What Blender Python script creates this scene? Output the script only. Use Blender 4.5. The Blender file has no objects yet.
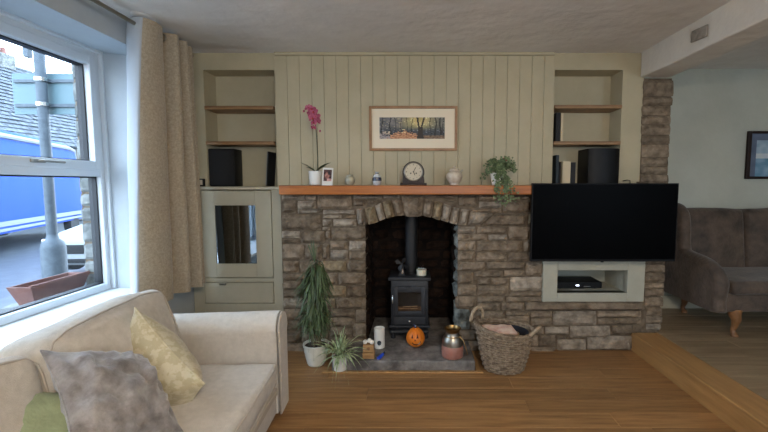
import bpy, bmesh, math, random
from mathutils import Vector, Matrix, noise
R = random.Random(7)
PI = math.pi
C = bpy.context.scene.collection
SC = bpy.context.scene
# ---------------------------------------------------------------- camera
FPX, PCX, PCY, EYE = 400.0, 416.0, 216.0, 1.4
PITCH = math.atan(32 / 400)
cam_d = bpy.data.cameras.new('camera'); cam = bpy.data.objects.new('camera', cam_d); C.objects.link(cam)
cam.location = (0, 0, EYE); cam.rotation_euler = (PI/2 - PITCH, 0, 0)
cam_d.sensor_width = 36; cam_d.lens = 36 * FPX / 768; cam_d.shift_x = -(PCX - 384) / 768
cam_d.clip_start = 0.02; cam_d.clip_end = 300
SC.camera = cam
# ---------------------------------------------------------------- world, exposure
SC.view_settings.view_transform = 'Standard'; SC.view_settings.look = 'None'
SC.view_settings.gamma = 1; SC.view_settings.use_curve_mapping = False
SC.view_settings.exposure = 1.08
wd = bpy.data.worlds.new('sky'); SC.world = wd; wd.use_nodes = True
nt = wd.node_tree; nt.nodes.clear()
wo = nt.nodes.new('ShaderNodeOutputWorld'); bg = nt.nodes.new('ShaderNodeBackground')
tc = nt.nodes.new('ShaderNodeTexCoord'); sp = nt.nodes.new('ShaderNodeSeparateXYZ'); rp = nt.nodes.new('ShaderNodeValToRGB')
nt.links.new(tc.outputs['Generated'], sp.inputs[0]); nt.links.new(sp.outputs['Z'], rp.inputs[0])
rp.color_ramp.elements[0].position = 0.0; rp.color_ramp.elements[0].color = (.66, .82, 1, 1)
rp.color_ramp.elements[1].position = 1.0; rp.color_ramp.elements[1].color = (.50, .72, 1, 1)
nt.links.new(rp.outputs[0], bg.inputs[0]); bg.inputs[1].default_value = 5.0
nt.links.new(bg.outputs[0], wo.inputs[0])

def portal(loc, rot, sx, sy):
    l = bpy.data.lights.new('portal', 'AREA'); l.shape = 'RECTANGLE'; l.size = sx; l.size_y = sy
    l.cycles.is_portal = True
    o = bpy.data.objects.new('window_portal', l); o.location = loc; o.rotation_euler = rot; C.objects.link(o)
portal((-2.50, 2.0, 1.45), (0, -PI/2, 0), 1.7, 2.2)
portal((0.5, -2.05, 1.5), (PI/2, 0, 0), 1.3, 1.2)
portal((3.5, -2.05, 1.6), (PI/2, 0, 0), 1.5, 1.5)

# ---------------------------------------------------------------- pixel -> point on a real plane
def ray(px, py):
    v = -(py - PCY) / FPX
    return Vector(((px - PCX) / FPX, math.cos(PITCH) + v * math.sin(PITCH), -math.sin(PITCH) + v * math.cos(PITCH)))
FILL_W = 52
EP = Vector((0, 0, EYE))
def aY(px, py, y): d = ray(px, py); return EP + d * (y / d.y)
def aX(px, py, x): d = ray(px, py); return EP + d * (x / d.x)
def aZ(px, py, z): d = ray(px, py); return EP + d * ((z - EYE) / d.z)

# ---------------------------------------------------------------- materials
def lin(c):
    return tuple(((v/255)/12.92 if v/255 <= .04045 else ((v/255+.055)/1.055)**2.4) for v in c) + (1,)
MATS = {}
def mat(name, col, rough=.6, col2=None, scale=8, stretch=(1,1,1), bump=0, bscale=60, metal=0, rnd=0, detail=5,
        spec=.5, coat=0, trans=0, emis=None, estr=0, ramp=(.35,.65), sss=0, sheen=0, bstretch=None, bdist=.01):
    m = bpy.data.materials.new(name); m.use_nodes = True; t = m.node_tree; N = t.nodes; L = t.links
    b = N['Principled BSDF']; b.inputs['Roughness'].default_value = rough; b.inputs['Metallic'].default_value = metal
    b.inputs['Specular IOR Level'].default_value = spec; b.inputs['Coat Weight'].default_value = coat
    b.inputs['Transmission Weight'].default_value = trans
    if sheen: b.inputs['Sheen Weight'].default_value = sheen
    if sss: b.inputs['Subsurface Weight'].default_value = sss
    base = lin(col)
    tex = N.new('ShaderNodeTexCoord')
    out = None
    if col2:
        mp = N.new('ShaderNodeMapping'); mp.inputs['Scale'].default_value = stretch; L.new(tex.outputs['Object'], mp.inputs[0])
        vec = mp.outputs[0]
        if rnd:
            oi = N.new('ShaderNodeObjectInfo'); cb = N.new('ShaderNodeCombineXYZ'); ml = N.new('ShaderNodeMath'); ml.operation = 'MULTIPLY'; ml.inputs[1].default_value = 37
            L.new(oi.outputs['Random'], ml.inputs[0]); L.new(ml.outputs[0], cb.inputs[0]); L.new(ml.outputs[0], cb.inputs[1])
            ad = N.new('ShaderNodeVectorMath'); ad.operation = 'ADD'; L.new(vec, ad.inputs[0]); L.new(cb.outputs[0], ad.inputs[1]); vec = ad.outputs[0]
        nz = N.new('ShaderNodeTexNoise'); nz.inputs['Scale'].default_value = scale; nz.inputs['Detail'].default_value = detail; nz.inputs['Roughness'].default_value = .62
        L.new(vec, nz.inputs['Vector'])
        r = N.new('ShaderNodeValToRGB'); L.new(nz.outputs['Fac'], r.inputs[0])
        r.color_ramp.elements[0].position = ramp[0]; r.color_ramp.elements[0].color = base
        r.color_ramp.elements[1].position = ramp[1]; r.color_ramp.elements[1].color = lin(col2)
        out = r.outputs[0]
    if rnd:
        oi2 = N.new('ShaderNodeObjectInfo'); mr = N.new('ShaderNodeMapRange'); mr.inputs[3].default_value = 1 - rnd; mr.inputs[4].default_value = 1 + rnd
        L.new(oi2.outputs['Random'], mr.inputs[0])
        hs = N.new('ShaderNodeHueSaturation'); L.new(mr.outputs[0], hs.inputs['Value'])
        if out: L.new(out, hs.inputs['Color'])
        else: hs.inputs['Color'].default_value = base
        out = hs.outputs[0]
    if out: L.new(out, b.inputs['Base Color'])
    else: b.inputs['Base Color'].default_value = base
    if bump:
        n2 = N.new('ShaderNodeTexNoise'); n2.inputs['Scale'].default_value = bscale; n2.inputs['Detail'].default_value = 6
        if bstretch:
            mp2 = N.new('ShaderNodeMapping'); mp2.inputs['Scale'].default_value = bstretch; L.new(tex.outputs['Object'], mp2.inputs[0]); L.new(mp2.outputs[0], n2.inputs['Vector'])
        else: L.new(tex.outputs['Object'], n2.inputs['Vector'])
        bp = N.new('ShaderNodeBump'); bp.inputs['Strength'].default_value = bump; bp.inputs['Distance'].default_value = bdist
        L.new(n2.outputs['Fac'], bp.inputs['Height']); L.new(bp.outputs[0], b.inputs['Normal'])
    if emis: b.inputs['Emission Color'].default_value = lin(emis); b.inputs['Emission Strength'].default_value = estr
    MATS[name] = m
    return m
def glassy(name, tint=(1,1,1), gl=.12, rough=.0):
    m = bpy.data.materials.new(name); m.use_nodes = True; t = m.node_tree; t.nodes.clear(); L = t.links
    o = t.nodes.new('ShaderNodeOutputMaterial'); mx = t.nodes.new('ShaderNodeMixShader'); a = t.nodes.new('ShaderNodeBsdfTransparent'); g = t.nodes.new('ShaderNodeBsdfGlossy')
    a.inputs[0].default_value = (*tint, 1); g.inputs['Roughness'].default_value = rough
    fr = t.nodes.new('ShaderNodeFresnel'); fr.inputs[0].default_value = 1.3 + gl
    ge = t.nodes.new('ShaderNodeNewGeometry'); ml = t.nodes.new('ShaderNodeMath'); ml.operation = 'MULTIPLY_ADD'; ml.inputs[1].default_value = -1; ml.inputs[2].default_value = 1
    m2 = t.nodes.new('ShaderNodeMath'); m2.operation = 'MULTIPLY'; L.new(ge.outputs['Backfacing'], ml.inputs[0]); L.new(ml.outputs[0], m2.inputs[0]); L.new(fr.outputs[0], m2.inputs[1]); L.new(m2.outputs[0], mx.inputs[0]); L.new(a.outputs[0], mx.inputs[1]); L.new(g.outputs[0], mx.inputs[2]); L.new(mx.outputs[0], o.inputs[0])
    MATS[name] = m; return m
def vcol(name, rough=.5, coat=0):
    m = bpy.data.materials.new(name); m.use_nodes = True; t = m.node_tree; b = t.nodes['Principled BSDF']; b.inputs['Roughness'].default_value = rough
    b.inputs['Coat Weight'].default_value = coat
    a = t.nodes.new('ShaderNodeAttribute'); a.attribute_name = 'col'; t.links.new(a.outputs['Color'], b.inputs['Base Color']); MATS[name] = m; return m

M_plaster = mat('pale_plaster', (196,198,196), .85, (186,188,187), 3, bump=.35, bscale=9, bdist=.02)
M_ceil = mat('ceiling_paint', (232,229,224), .9, (224,221,216), 2, bump=.6, bscale=5, bdist=.03)
M_beam = mat('beam_paint', (232,228,220), .85, (222,218,210), 4, bump=.5, bscale=10, bdist=.015)
M_wallgreen = mat('grey_green_paint', (186,188,176), .9, (178,180,168), 3, bump=.2, bscale=30)
M_wallleft = mat('pale_reveal_paint', (182,190,195), .85, (174,182,188), 3, bump=.25, bscale=12, bdist=.01)
M_sage = mat('sage_paint', (186,175,146), .7, (178,167,138), 4, bump=.1, bscale=80)
M_sage2 = mat('sage_cabinet_paint', (184,179,158), .6, (176,171,150), 4, bump=.08, bscale=60)
M_niche = mat('niche_cream_paint', (170,168,152), .65, (162,160,144), 6)
M_upvc = mat('white_window_frame', (206,212,216), .3)
M_sill = mat('white_sill', (238,238,236), .35)
M_rubber = mat('black_gasket', (30,32,36), .6)
M_floor = mat('oak_floor', (116,82,48), .45, (174,132,85), 5, (.5,6,6), bump=.15, bscale=30, bstretch=(1,12,1), rnd=.16, ramp=(.25,.75))
M_floor2 = mat('oak_platform', (118,98,74), .38, (164,142,112), 4, (.5,6,6), bump=.15, bscale=30, bstretch=(1,12,1), rnd=.08, ramp=(.25,.75))
M_nose = mat('oak_nosing', (146,106,62), .4, (184,142,90), 5, (6,.5,6), bump=.12, bscale=30, ramp=(.25,.75))
M_mantel = mat('pine_mantel', (148,80,24), .4, (184,110,42), 4, (.6,8,8), bump=.1, bscale=30, bstretch=(1,10,10))
M_shelf = mat('wood_shelf', (120,88,56), .5, (156,120,82), 5, (.6,8,8), bump=.1, bscale=30)
M_stone = mat('brown_sandstone', (86,74,61), .92, (152,135,115), 14, bump=1, bscale=26, rnd=.22, ramp=(.28,.72), bdist=.022, spec=.2)
M_stone2 = mat('grey_sandstone', (104,94,82), .92, (176,162,144), 14, bump=1, bscale=26, rnd=.18, ramp=(.28,.72), bdist=.022, spec=.2)
M_stone3 = mat('ochre_sandstone', (100,86,66), .92, (162,144,116), 16, bump=1, bscale=26, rnd=.18, ramp=(.28,.72), bdist=.022, spec=.2)
M_lime = mat('limewashed_stone', (66,68,64), .92, (132,138,134), 10, bump=.9, bscale=30, rnd=.1, bdist=.022, spec=.2)
M_mortar = mat('lime_mortar', (92,80,66), .95, (122,108,92), 20, bump=.8, bscale=60, spec=.1)
M_soot = mat('sooty_brick', (26,20,16), .95, (50,36,28), 12, bump=.7, bscale=40, rnd=.25, spec=.1)
M_sootcore = mat('sooty_render', (22,18,16), .95, (36,29,25), 9, bump=.5, bscale=30, spec=.1)
M_slate = mat('hearth_slab', (82,78,75), .75, (138,133,128), 9, bump=.9, bscale=25, bdist=.015)
M_iron = mat('stove_iron', (28,30,34), .55, (40,42,47), 20, bump=.15, bscale=200, spec=.5)
M_ironD = mat('dark_iron', (18,18,20), .55)
M_chrome = mat('polished_metal', (190,190,188), .22, metal=1)
M_nickel = mat('dull_nickel', (150,145,135), .38, metal=1)
M_brass = mat('aged_brass', (150,122,80), .35, metal=1)
M_ember = mat('firebrick_cream', (190,165,130), .9, (150,120,90), 20)
M_black = mat('black_plastic', (9,9,11), .5, spec=.25)
M_blackm = mat('black_matt', (14,14,16), .8)
M_screen = mat('tv_screen', (3,3,4), .35, spec=.03)
M_white = mat('white_ceramic', (225,222,214), .3, coat=.3)
M_potrib = mat('cream_ceramic', (222,219,206), .4, (208,204,190), 12)
M_soil = mat('potting_soil', (44,32,24), .95, (66,50,38), 40, bump=.6, bscale=80)
M_leafD = mat('dark_leaf', (44,60,36), .45, (92,110,70), 9, rnd=.3)
M_leafL = mat('spider_leaf', (118,142,88), .5, (204,212,172), 30, rnd=.2)
M_leafO = mat('orchid_leaf', (34,56,30), .35, (52,76,42), 9, rnd=.1)
M_ivy = mat('ivy_leaf', (60,80,46), .5, (130,148,100), 30, rnd=.2)
M_stem = mat('plant_stem', (72,76,52), .6)
M_trunk = mat('woody_stem', (92,78,60), .8, (118,102,80), 30)
M_petal = mat('magenta_petal', (140,36,70), .5, (196,100,128), 30, rnd=.15, sss=.1)
M_redfl = mat('red_blossom', (170,40,40), .5)
M_fr_oak = mat('oak_frame', (132,92,56), .45, (162,120,80), 10, (1,1,1), bump=.1, bscale=40)
M_mount = mat('cream_mount', (232,218,192), .8)
M_print = vcol('printed_picture', .6); M_printg = vcol('glazed_picture', .25, .4)
M_glass = glassy('clear_pane', (1,1,1), .12)
M_glassj = glassy('jar_glass', (.95,.97,.96), .2)
M_stoveglass = glassy('stove_glass', (.62,.55,.48), .2)
M_mirror = mat('dark_mirror_glass', (150,155,160), .03, metal=1)
M_sofa = mat('oatmeal_linen', (200,192,180), .9, (212,204,192), 30, bump=.5, bscale=260, sheen=.2, spec=.2)
M_sofa2 = mat('linen_back_cushion', (194,186,173), .9, (208,200,188), 30, bump=.5, bscale=260, sheen=.2, spec=.2)
M_pipe = mat('linen_piping', (188,177,162), .9)
M_pgrey = mat('crushed_grey_velvet', (104,96,92), .65, (156,150,146), 14, bump=.9, bscale=16, sheen=.5, bdist=.012)
M_pcream = mat('cream_brocade', (200,190,160), .6, (182,170,136), 26, bump=.4, bscale=40, ramp=(.47,.53), sheen=.2)
M_pgreen = mat('sage_green_cotton', (150,160,124), .85, (140,150,114), 12, bump=.4, bscale=60, sheen=.2)
M_curtain = mat('beige_chenille', (158,144,122), .9, (184,169,146), 70, bump=.5, bscale=180, sheen=.3)
M_lining = mat('white_lining', (178,184,190), .9)
M_brownv = mat('brown_crushed_velvet', (50,39,31), .7, (100,83,69), 7, bump=.6, bscale=40, sheen=.2, ramp=(.32,.72))
M_leg = mat('turned_wood', (112,76,46), .4, (142,100,64), 12)
M_wicker = mat('grey_wicker', (104,86,68), .8, (156,138,116), 40, bump=.5, bscale=120)
M_whandle = mat('pale_cane', (140,122,98), .7, (180,162,136), 40, bump=.4, bscale=120)
M_log = mat('split_log', (120,92,66), .9, (190,160,122), 20, (1,1,4), bump=.4, bscale=60)
M_liner = mat('dark_basket_liner', (30,30,38), .9)
M_paper = mat('pink_newspaper', (205,160,142), .85, (228,205,188), 18)
M_patch = mat('bare_plaster_patch', (168,160,150), .95, (140,134,126), 30, bump=.6)
M_orange = mat('orange_pumpkin', (218,112,22), .45, (232,132,36), 8)
M_pumpD = mat('carved_dark', (70,26,8), .8)
M_wax = mat('pink_wax', (166,118,104), .4, (144,98,86), 8, sss=.2)
M_candle = mat('cream_candle', (224,214,192), .5, sss=.2)
M_blue = mat('blue_plastic', (30,70,190), .35)
M_celadon = mat('celadon_glaze', (150,146,126), .3, (176,170,148), 16, coat=.4)
M_bw = mat('white_blue_glaze', (200,204,206), .25, coat=.4)
M_navy = mat('navy_glaze', (34,40,66), .25, coat=.4)
M_jar = mat('ginger_jar_glaze', (176,158,138), .3, (206,194,176), 22, coat=.3)
M_clockw = mat('dark_mahogany', (26,15,11), .45, (42,24,17), 10, spec=.3)
M_dial = mat('clock_dial', (196,184,160), .5)
M_bookc = mat('cream_book', (206,190,158), .7); M_bookb = mat('black_book', (26,26,30), .7); M_bookg = mat('slate_book', (44,54,62), .7)
M_tv_wood = mat('small_wood_block', (146,108,66), .6, (176,138,92), 12, (1,1,5))
M_slateroof = mat('slate_roof', (44,48,54), .8, (84,90,96), 6, rnd=.2)
M_rubble = mat('pale_rubble', (70,72,70), .9, (120,122,118), 10, bump=.8, bscale=20, rnd=.15)
M_road = mat('wet_asphalt', (50,56,62), .5, (66,72,78), 4)
M_pave = mat('grey_paving', (72,76,80), .8, (88,90,92), 5, rnd=.08)
M_van = mat('blue_van_paint', (10,58,150), .6, spec=.15)
M_vanw = mat('white_van_paint', (120,126,132), .6, spec=.2)
M_carw = mat('white_car_paint', (130,134,136), .5, spec=.3)
M_tyre = mat('tyre_rubber', (20,20,22), .8)
M_pole = mat('galvanised_steel', (62,72,80), .6, (76,86,94), 20)
M_signb = mat('sign_back_aluminium', (80,104,110), .5)
M_terra = mat('terracotta_trough', (122,82,72), .8, (106,70,62), 10)
M_render = mat('far_house_render', (100,98,92), .9, (88,86,80), 5)

# ---------------------------------------------------------------- mesh builder
class MB:
    def __init__(s): s.v = []; s.f = []
    def add(s, vs, fs):
        n = len(s.v); s.v += [Vector(v) for v in vs]; s.f += [[i + n for i in f] for f in fs]; return s
    def box(s, a, b, rot=None, piv=None):
        x0,y0,z0 = a; x1,y1,z1 = b
        x0,x1 = min(x0,x1),max(x0,x1); y0,y1 = min(y0,y1),max(y0,y1); z0,z1 = min(z0,z1),max(z0,z1)
        vs = [Vector(v) for v in ((x0,y0,z0),(x1,y0,z0),(x1,y1,z0),(x0,y1,z0),(x0,y0,z1),(x1,y0,z1),(x1,y1,z1),(x0,y1,z1))]
        if rot is not None:
            p = Vector(piv) if piv is not None else sum(vs, Vector())/8
            vs = [p + rot @ (v - p) for v in vs]
        return s.add(vs, [(0,3,2,1),(4,5,6,7),(0,1,5,4),(1,2,6,5),(2,3,7,6),(3,0,4,7)])
    def bbox(s, a, b, r=.005, rot=None):      # box with chamfered edges
        a = Vector(a); b = Vector(b); c = (a+b)/2; h = Vector([abs(v)/2 for v in (b-a)])
        return s.rbox(c, h, min(r, min(h)*.9), 1, rot=rot)
    def rbox(s, c, h, r, n=2, seg=1, puff=None, rot=None, fn=None):
        c = Vector(c); h = Vector(h)
        def coords(hh):
            out = []
            for k in range(n+1): out.append((-1, k/n))
            for k in range(1, seg): out.append((0, k/seg))
            for k in range(n+1): out.append((1, k/n))
            return out
        def val(hh, q):
            t, k = q
            if t == -1: return (-1, -math.cos(k*PI/2)) if False else (-(hh-r), -(1-k))
            if t == 1: return ((hh-r), k)
            return (-(hh-r) + 2*(hh-r)*k, 0)
        axes = [coords(h[i]) for i in range(3)]
        idx = {}; vs = []; fs = []
        N = [len(a)-1 for a in axes]
        def vert(i, j, k):
            key = (i, j, k)
            if key in idx: return idx[key]
            base = []; off = []
            for ax, q in zip(range(3), (axes[0][i], axes[1][j], axes[2][k])):
                b_, o_ = val(h[ax], q); base.append(b_); off.append(o_)
            o = Vector(off)
            m = max(abs(x) for x in o) or 1
            o2 = Vector([math.tan(x*PI/4) for x in o])
            if o2.length > 0: o2 = o2.normalized() * r
            p = Vector(base) + o2
            if puff:
                u = [p[a_]/h[a_] for a_ in range(3)]
                for a_ in range(3):
                    w = 1.0
                    for b_ in range(3):
                        if b_ != a_: w *= max(0, 1 - u[b_]**2)
                    p[a_] += u[a_] * w * puff[a_]
            if fn: p = fn(p)
            if rot is not None: p = rot @ p
            vs.append(c + p); idx[key] = len(vs)-1; return idx[key]
        for a_, b_, c_ in ((0,1,2),(1,2,0),(2,0,1)):
            for side in (0, N[c_]):
                for i in range(N[a_]):
                    for j in range(N[b_]):
                        q = []
                        for di, dj in ((0,0),(1,0),(1,1),(0,1)):
                            t = [0,0,0]; t[a_] = i+di; t[b_] = j+dj; t[c_] = side; q.append(vert(*t))
                        if side == 0: q.reverse()
                        fs.append(q)
        return s.add(vs, fs)
    def lathe(s, c, prof, n=24, sx=1, sy=1, cap=True):   # prof [(r,z)]
        c = Vector(c); vs = []; fs = []
        for r, z in prof:
            for k in range(n):
                a = 2*PI*k/n; vs.append(c + Vector((r*math.cos(a)*sx, r*math.sin(a)*sy, z)))
        for i in range(len(prof)-1):
            for k in range(n):
                fs.append((i*n+k, i*n+(k+1)%n, (i+1)*n+(k+1)%n, (i+1)*n+k))
        if cap:
            fs.append(tuple(reversed(range(n)))); fs.append(tuple((len(prof)-1)*n+k for k in range(n)))
        return s.add(vs, fs)
    def tube(s, pts, r, n=8, closed=False, cap=True):
        pts = [Vector(p) for p in pts]; m = len(pts); vs = []; fs = []
        rr = r if isinstance(r, (list, tuple)) else [r]*m
        up = None
        for i, p in enumerate(pts):
            if closed: t = pts[(i+1) % m] - pts[i-1]
            else: t = pts[min(i+1, m-1)] - pts[max(i-1, 0)]
            t = t.normalized() if t.length > 1e-9 else Vector((0,0,1))
            if up is None:
                up = Vector((0,0,1)) if abs(t.z) < .9 else Vector((1,0,0))
            a = t.cross(up); 
            if a.length < 1e-6: a = t.orthogonal()
            a.normalize(); b = a.cross(t).normalized(); up = b
            for k in range(n):
                th = 2*PI*k/n; vs.append(p + (a*math.cos(th) + b*math.sin(th)) * rr[i])
        M = m if closed else m-1
        for i in range(M):
            j = (i+1) % m
            for k in range(n): fs.append((i*n+k, i*n+(k+1)%n, j*n+(k+1)%n, j*n+k))
        if cap and not closed:
            fs.append(tuple(reversed(range(n)))); fs.append(tuple((m-1)*n+k for k in range(n)))
        return s.add(vs, fs)
    def prism(s, poly, d):      # poly of 3D points, extruded by vector d
        poly = [Vector(p) for p in poly]; n = len(poly); d = Vector(d)
        vs = poly + [p + d for p in poly]
        fs = [tuple(range(n)), tuple(reversed(range(n, 2*n)))]
        for i in range(n): fs.append((i, (i+1) % n + 0, (i+1) % n + n, i + n)[::-1])
        return s.add(vs, fs)
    def sphere(s, c, r, n=12, m=8, sc=(1,1,1), rot=None):
        c = Vector(c); vs = [c + Vector((0,0,-r*sc[2]))] if rot is None else [c + rot @ Vector((0,0,-r*sc[2]))]; fs = []
        for i in range(1, m):
            ph = -PI/2 + PI*i/m
            for k in range(n):
                a = 2*PI*k/n; v = Vector((r*sc[0]*math.cos(ph)*math.cos(a), r*sc[1]*math.cos(ph)*math.sin(a), r*sc[2]*math.sin(ph)))
                vs.append(c + (rot @ v if rot is not None else v))
        v = Vector((0,0,r*sc[2])); vs.append(c + (rot @ v if rot is not None else v)); T = len(vs)-1
        for k in range(n): fs.append((0, 1+(k+1)%n, 1+k)); fs.append((T, T-n+k, T-n+(k+1)%n))
        for i in range(m-2):
            for k in range(n): fs.append((1+i*n+k, 1+i*n+(k+1)%n, 1+(i+1)*n+(k+1)%n, 1+(i+1)*n+k))
        return s.add(vs, fs)

def wloc(o):
    v = Vector(); 
    while o is not None: v += o.location; o = o.parent
    return v
def obj(name, mb, m, parent=None, smooth=False, local=False, loc=None, kind=None):
    me = bpy.data.meshes.new(name)
    off = Vector()
    if parent is not None and not local: off = wloc(parent)
    if parent is None and loc is not None: off = Vector(loc)
    me.from_pydata([tuple(v - off) for v in mb.v], [], mb.f)
    bm = bmesh.new(); bm.from_mesh(me); bmesh.ops.recalc_face_normals(bm, faces=bm.faces); bm.to_mesh(me); bm.free()
    me.materials.append(m)
    o = bpy.data.objects.new(name, me); C.objects.link(o)
    if smooth:
        me.shade_smooth()
        if smooth != 'full':
            try: me.set_sharp_from_angle(angle=math.radians(38))
            except Exception: pass
    if parent is not None: o.parent = parent
    elif loc is not None: o.location = off
    if kind: o['kind'] = kind
    return o
def tag(o, label, cat, group=None):
    o['label'] = label; o['category'] = cat
    if group: o['group'] = group
    return o
def thing(name, loc, label, cat, group=None, rot=None):
    o = bpy.data.objects.new(name, None); C.objects.link(o); o.location = loc; o.empty_display_size = .05
    if rot: o.rotation_euler = rot
    return tag(o, label, cat, group)
def struct(name, mb, m, smooth=False):
    return obj(name, mb, m, smooth=smooth, kind='structure')
def structE(name, loc=(0,0,0)):
    o = bpy.data.objects.new(name, None); C.objects.link(o); o.location = loc; o['kind'] = 'structure'; return o
def painted(name, P00, U, V, nu, nv, fn, m, parent=None):   # flat print: colour per small cell
    P00 = Vector(P00); U = Vector(U); V = Vector(V); mb = MB(); cols = []
    for j in range(nv):
        for i in range(nu):
            a = P00 + U*(i/nu) + V*(j/nv)
            mb.add([a, a+U/nu, a+U/nu+V/nv, a+V/nv], [(0,1,2,3)]); cols.append(fn((i+.5)/nu, (j+.5)/nv))
    off = wloc(parent) if parent else Vector()
    me = bpy.data.meshes.new(name); me.from_pydata([tuple(v-off) for v in mb.v], [], mb.f)
    at = me.color_attributes.new('col', 'FLOAT_COLOR', 'CORNER')
    for i, c in enumerate(cols):
        lc = lin(c)
        for k in range(4): at.data[i*4+k].color = lc
    me.materials.append(m); o = bpy.data.objects.new(name, me); C.objects.link(o)
    if parent: o.parent = parent
    return o
def rotm(x=0, y=0, z=0):
    return (Matrix.Rotation(z, 3, 'Z') @ Matrix.Rotation(y, 3, 'Y') @ Matrix.Rotation(x, 3, 'X'))

# a rough block: quad of four 3D corners (bottom-left, bottom-right, top-right, top-left seen from outside), n = outward normal
def rough(q, n, depth=.05, bulge=.012, nu=None, nv=None, inset=.004, cr=.25):
    q = [Vector(p) for p in q]; n = Vector(n).normalized()
    ctr = sum(q, Vector())/4
    wu = (q[1]-q[0]).length; wv = (q[3]-q[0]).length
    nu = nu or max(3, min(8, int(wu/.035)+1)); nv = nv or max(3, min(6, int(wv/.03)+1))
    q = [p + (ctr-p).normalized()*inset for p in q]
    seed = Vector((R.random()*50, R.random()*50, R.random()*50))
    tilt = (R.uniform(-1,1)*bulge*.7, R.uniform(-1,1)*bulge*.6); lift = R.uniform(-.3, 1)*bulge*.7
    vs = []; fs = []
    for j in range(nv+1):
        for i in range(nu+1):
            u = i/nu; v = j/nv
            p = q[0]*(1-u)*(1-v)+q[1]*u*(1-v)+q[2]*u*v+q[3]*(1-u)*v
            e = min(u, 1-u)*wu; f = min(v, 1-v)*wv; rad = .010
            ed = min(1, e/rad); fd = min(1, f/rad)
            nn = noise.noise(p*22+seed)*.6+noise.noise(p*50+seed)*.35
            hgt = bulge*(math.sqrt(max(0,1-(1-ed)**2))*math.sqrt(max(0,1-(1-fd)**2))) * 1.3
            if e > 0 and f > 0: hgt += nn*bulge + tilt[0]*(u-.5)*2 + tilt[1]*(v-.5)*2 + lift
            else:
                hgt += -.004 + nn*.004
                if e == 0 and f == 0: p = p + (ctr-p).normalized()*min(wu,wv)*.05
                else: p = p + (ctr-p).normalized()*(noise.noise(p*30+seed)*.006+.001)
            vs.append(p + n*hgt)
    for j in range(nv):
        for i in range(nu):
            a = j*(nu+1)+i; fs.append((a, a+1, a+nu+2, a+nu+1))
    ring = [i for i in range(nu+1)] + [j*(nu+1)+nu for j in range(1, nv+1)] + [nv*(nu+1)+i for i in range(nu-1, -1, -1)] + [j*(nu+1) for j in range(nv-1, 0, -1)]
    m0 = len(vs)
    for k in ring: vs.append(vs[k] - n*depth)
    L_ = len(ring)
    for k in range(L_): fs.append((ring[k], ring[(k+1) % L_], m0+(k+1) % L_, m0+k)[::-1])
    fs.append(tuple(m0+k for k in range(L_)))
    return MB().add(vs, fs)
# ================================================================ ROOM SHELL
YS, YP, YA, YB, YR = 3.28, 3.44, 3.47, 3.68, 3.93     # stone face, panelling, alcove face, alcove back, far wall of the raised part
XL, XF, XG = -1.94, -2.37, -2.42                       # inside of left wall, window frame face, glass
XR, YN, ZC, ZP = 5.0, -2.0, 2.5, .16                   # right wall, near wall, ceiling, raised floor
SILL, LINT, FTOP = .59, 2.33, 2.385

# floor: boards run left to right
fl = struct('floor', MB().box((XL-.02, YN-.1, -.06), (1.86, 3.5, -.012)), M_sootcore)
y = YN; k = 0
while y < 3.30:
    x = XL - R.uniform(0, 1.6)
    while x < 1.84:
        ln = R.uniform(1.5, 2.3); a = max(x, XL); b = min(x+ln, 1.84)
        if b - a > .05:
            z = R.uniform(-.0008, .0008)
            obj('floorboard', MB().bbox((a+.0006, y+.0006, -.012), (b-.0006, min(y+.15, 3.32)-.0006, z), .0015), M_floor, fl)
        x += ln
    y += .15
# raised floor on the right with a nosing board along its edge
st = struct('floor_raised', MB().box((1.835, YN-.1, -.05), (XR, YR+.02, ZP-.014)), M_nose)
obj('riser_board', MB().bbox((1.818, YN, 0), (1.836, 3.30, ZP-.02), .002), M_nose, st)
obj('nosing_board', MB().bbox((1.806, YN, ZP-.022), (2.02, 3.262, ZP), .006), M_nose, st)
y = YN
while y < YR:
    x = 2.022 - R.uniform(0, 1.2)
    y1 = min(y+.15, YR)
    while x < XR:
        ln = R.uniform(1.3, 2.2); a = max(x, 2.022); b = min(x+ln, XR)
        if b - a > .05: obj('floorboard', MB().bbox((a+.0006, y+.0006, ZP-.014), (b-.0006, y1-.0006, ZP+R.uniform(-.0008, .0008)), .0015), M_floor2, st)
        x += ln
    y += .15
struct('ceiling', MB().box((XL-.7, YN-.2, ZC), (XR+.2, YR+.2, ZC+.15)), M_ceil)
# beam between the two halves of the room
def beamfn(p): return Vector((p.x, p.y, p.z + .006*noise.noise(p*3)))
bm_ = struct('trim_1', MB().rbox((2.015, .735, 2.402), (.12, 2.73, .109), .012, 2, 14, fn=lambda p: Vector((p.x+.008*noise.noise(p*4), p.y, p.z+.008*noise.noise(p*3)))), M_beam, smooth=True)
# left wall with the window opening
WY0, WY1 = 1.05, 3.08
lw = MB()
lw.box((XL, YN-.2, -.3), (-2.462, WY0, ZC)); lw.box((XL, WY1, -.3), (-2.462, YR, ZC))
lw.box((XL, WY0, -.3), (-2.462, WY1, SILL-.03))
lw.prism([(XL, WY0, ZC), (XL, WY0, LINT), (-2.462, WY0, LINT+.067), (-2.462, WY0, ZC)], (0, WY1-WY0, 0))
struct('wall_left', lw, M_wallleft)
# outer stone reveal seen through the glass
ex = struct('wall_exterior', MB().box((-2.464, WY1+.02, -.3), (-2.59, YR+2, 3.2)).box((-2.464, -3.5, -.3), (-2.59, WY0, 3.2)).box((-2.464, WY0, -.3), (-2.59, WY1+.02, .57)).box((-2.464, WY0, 2.44), (-2.59, WY1+.02, 3.2)), M_mortar)
z = .56
while z < 2.5:
    h = R.uniform(.10, .17)
    obj('stone', rough([(-2.605, WY1+.018, z), (-2.466, WY1+.018, z), (-2.466, WY1+.018, z+h), (-2.605, WY1+.018, z+h)], (0,-1,0), .03, .008), M_rubble, ex)
    z += h
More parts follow.
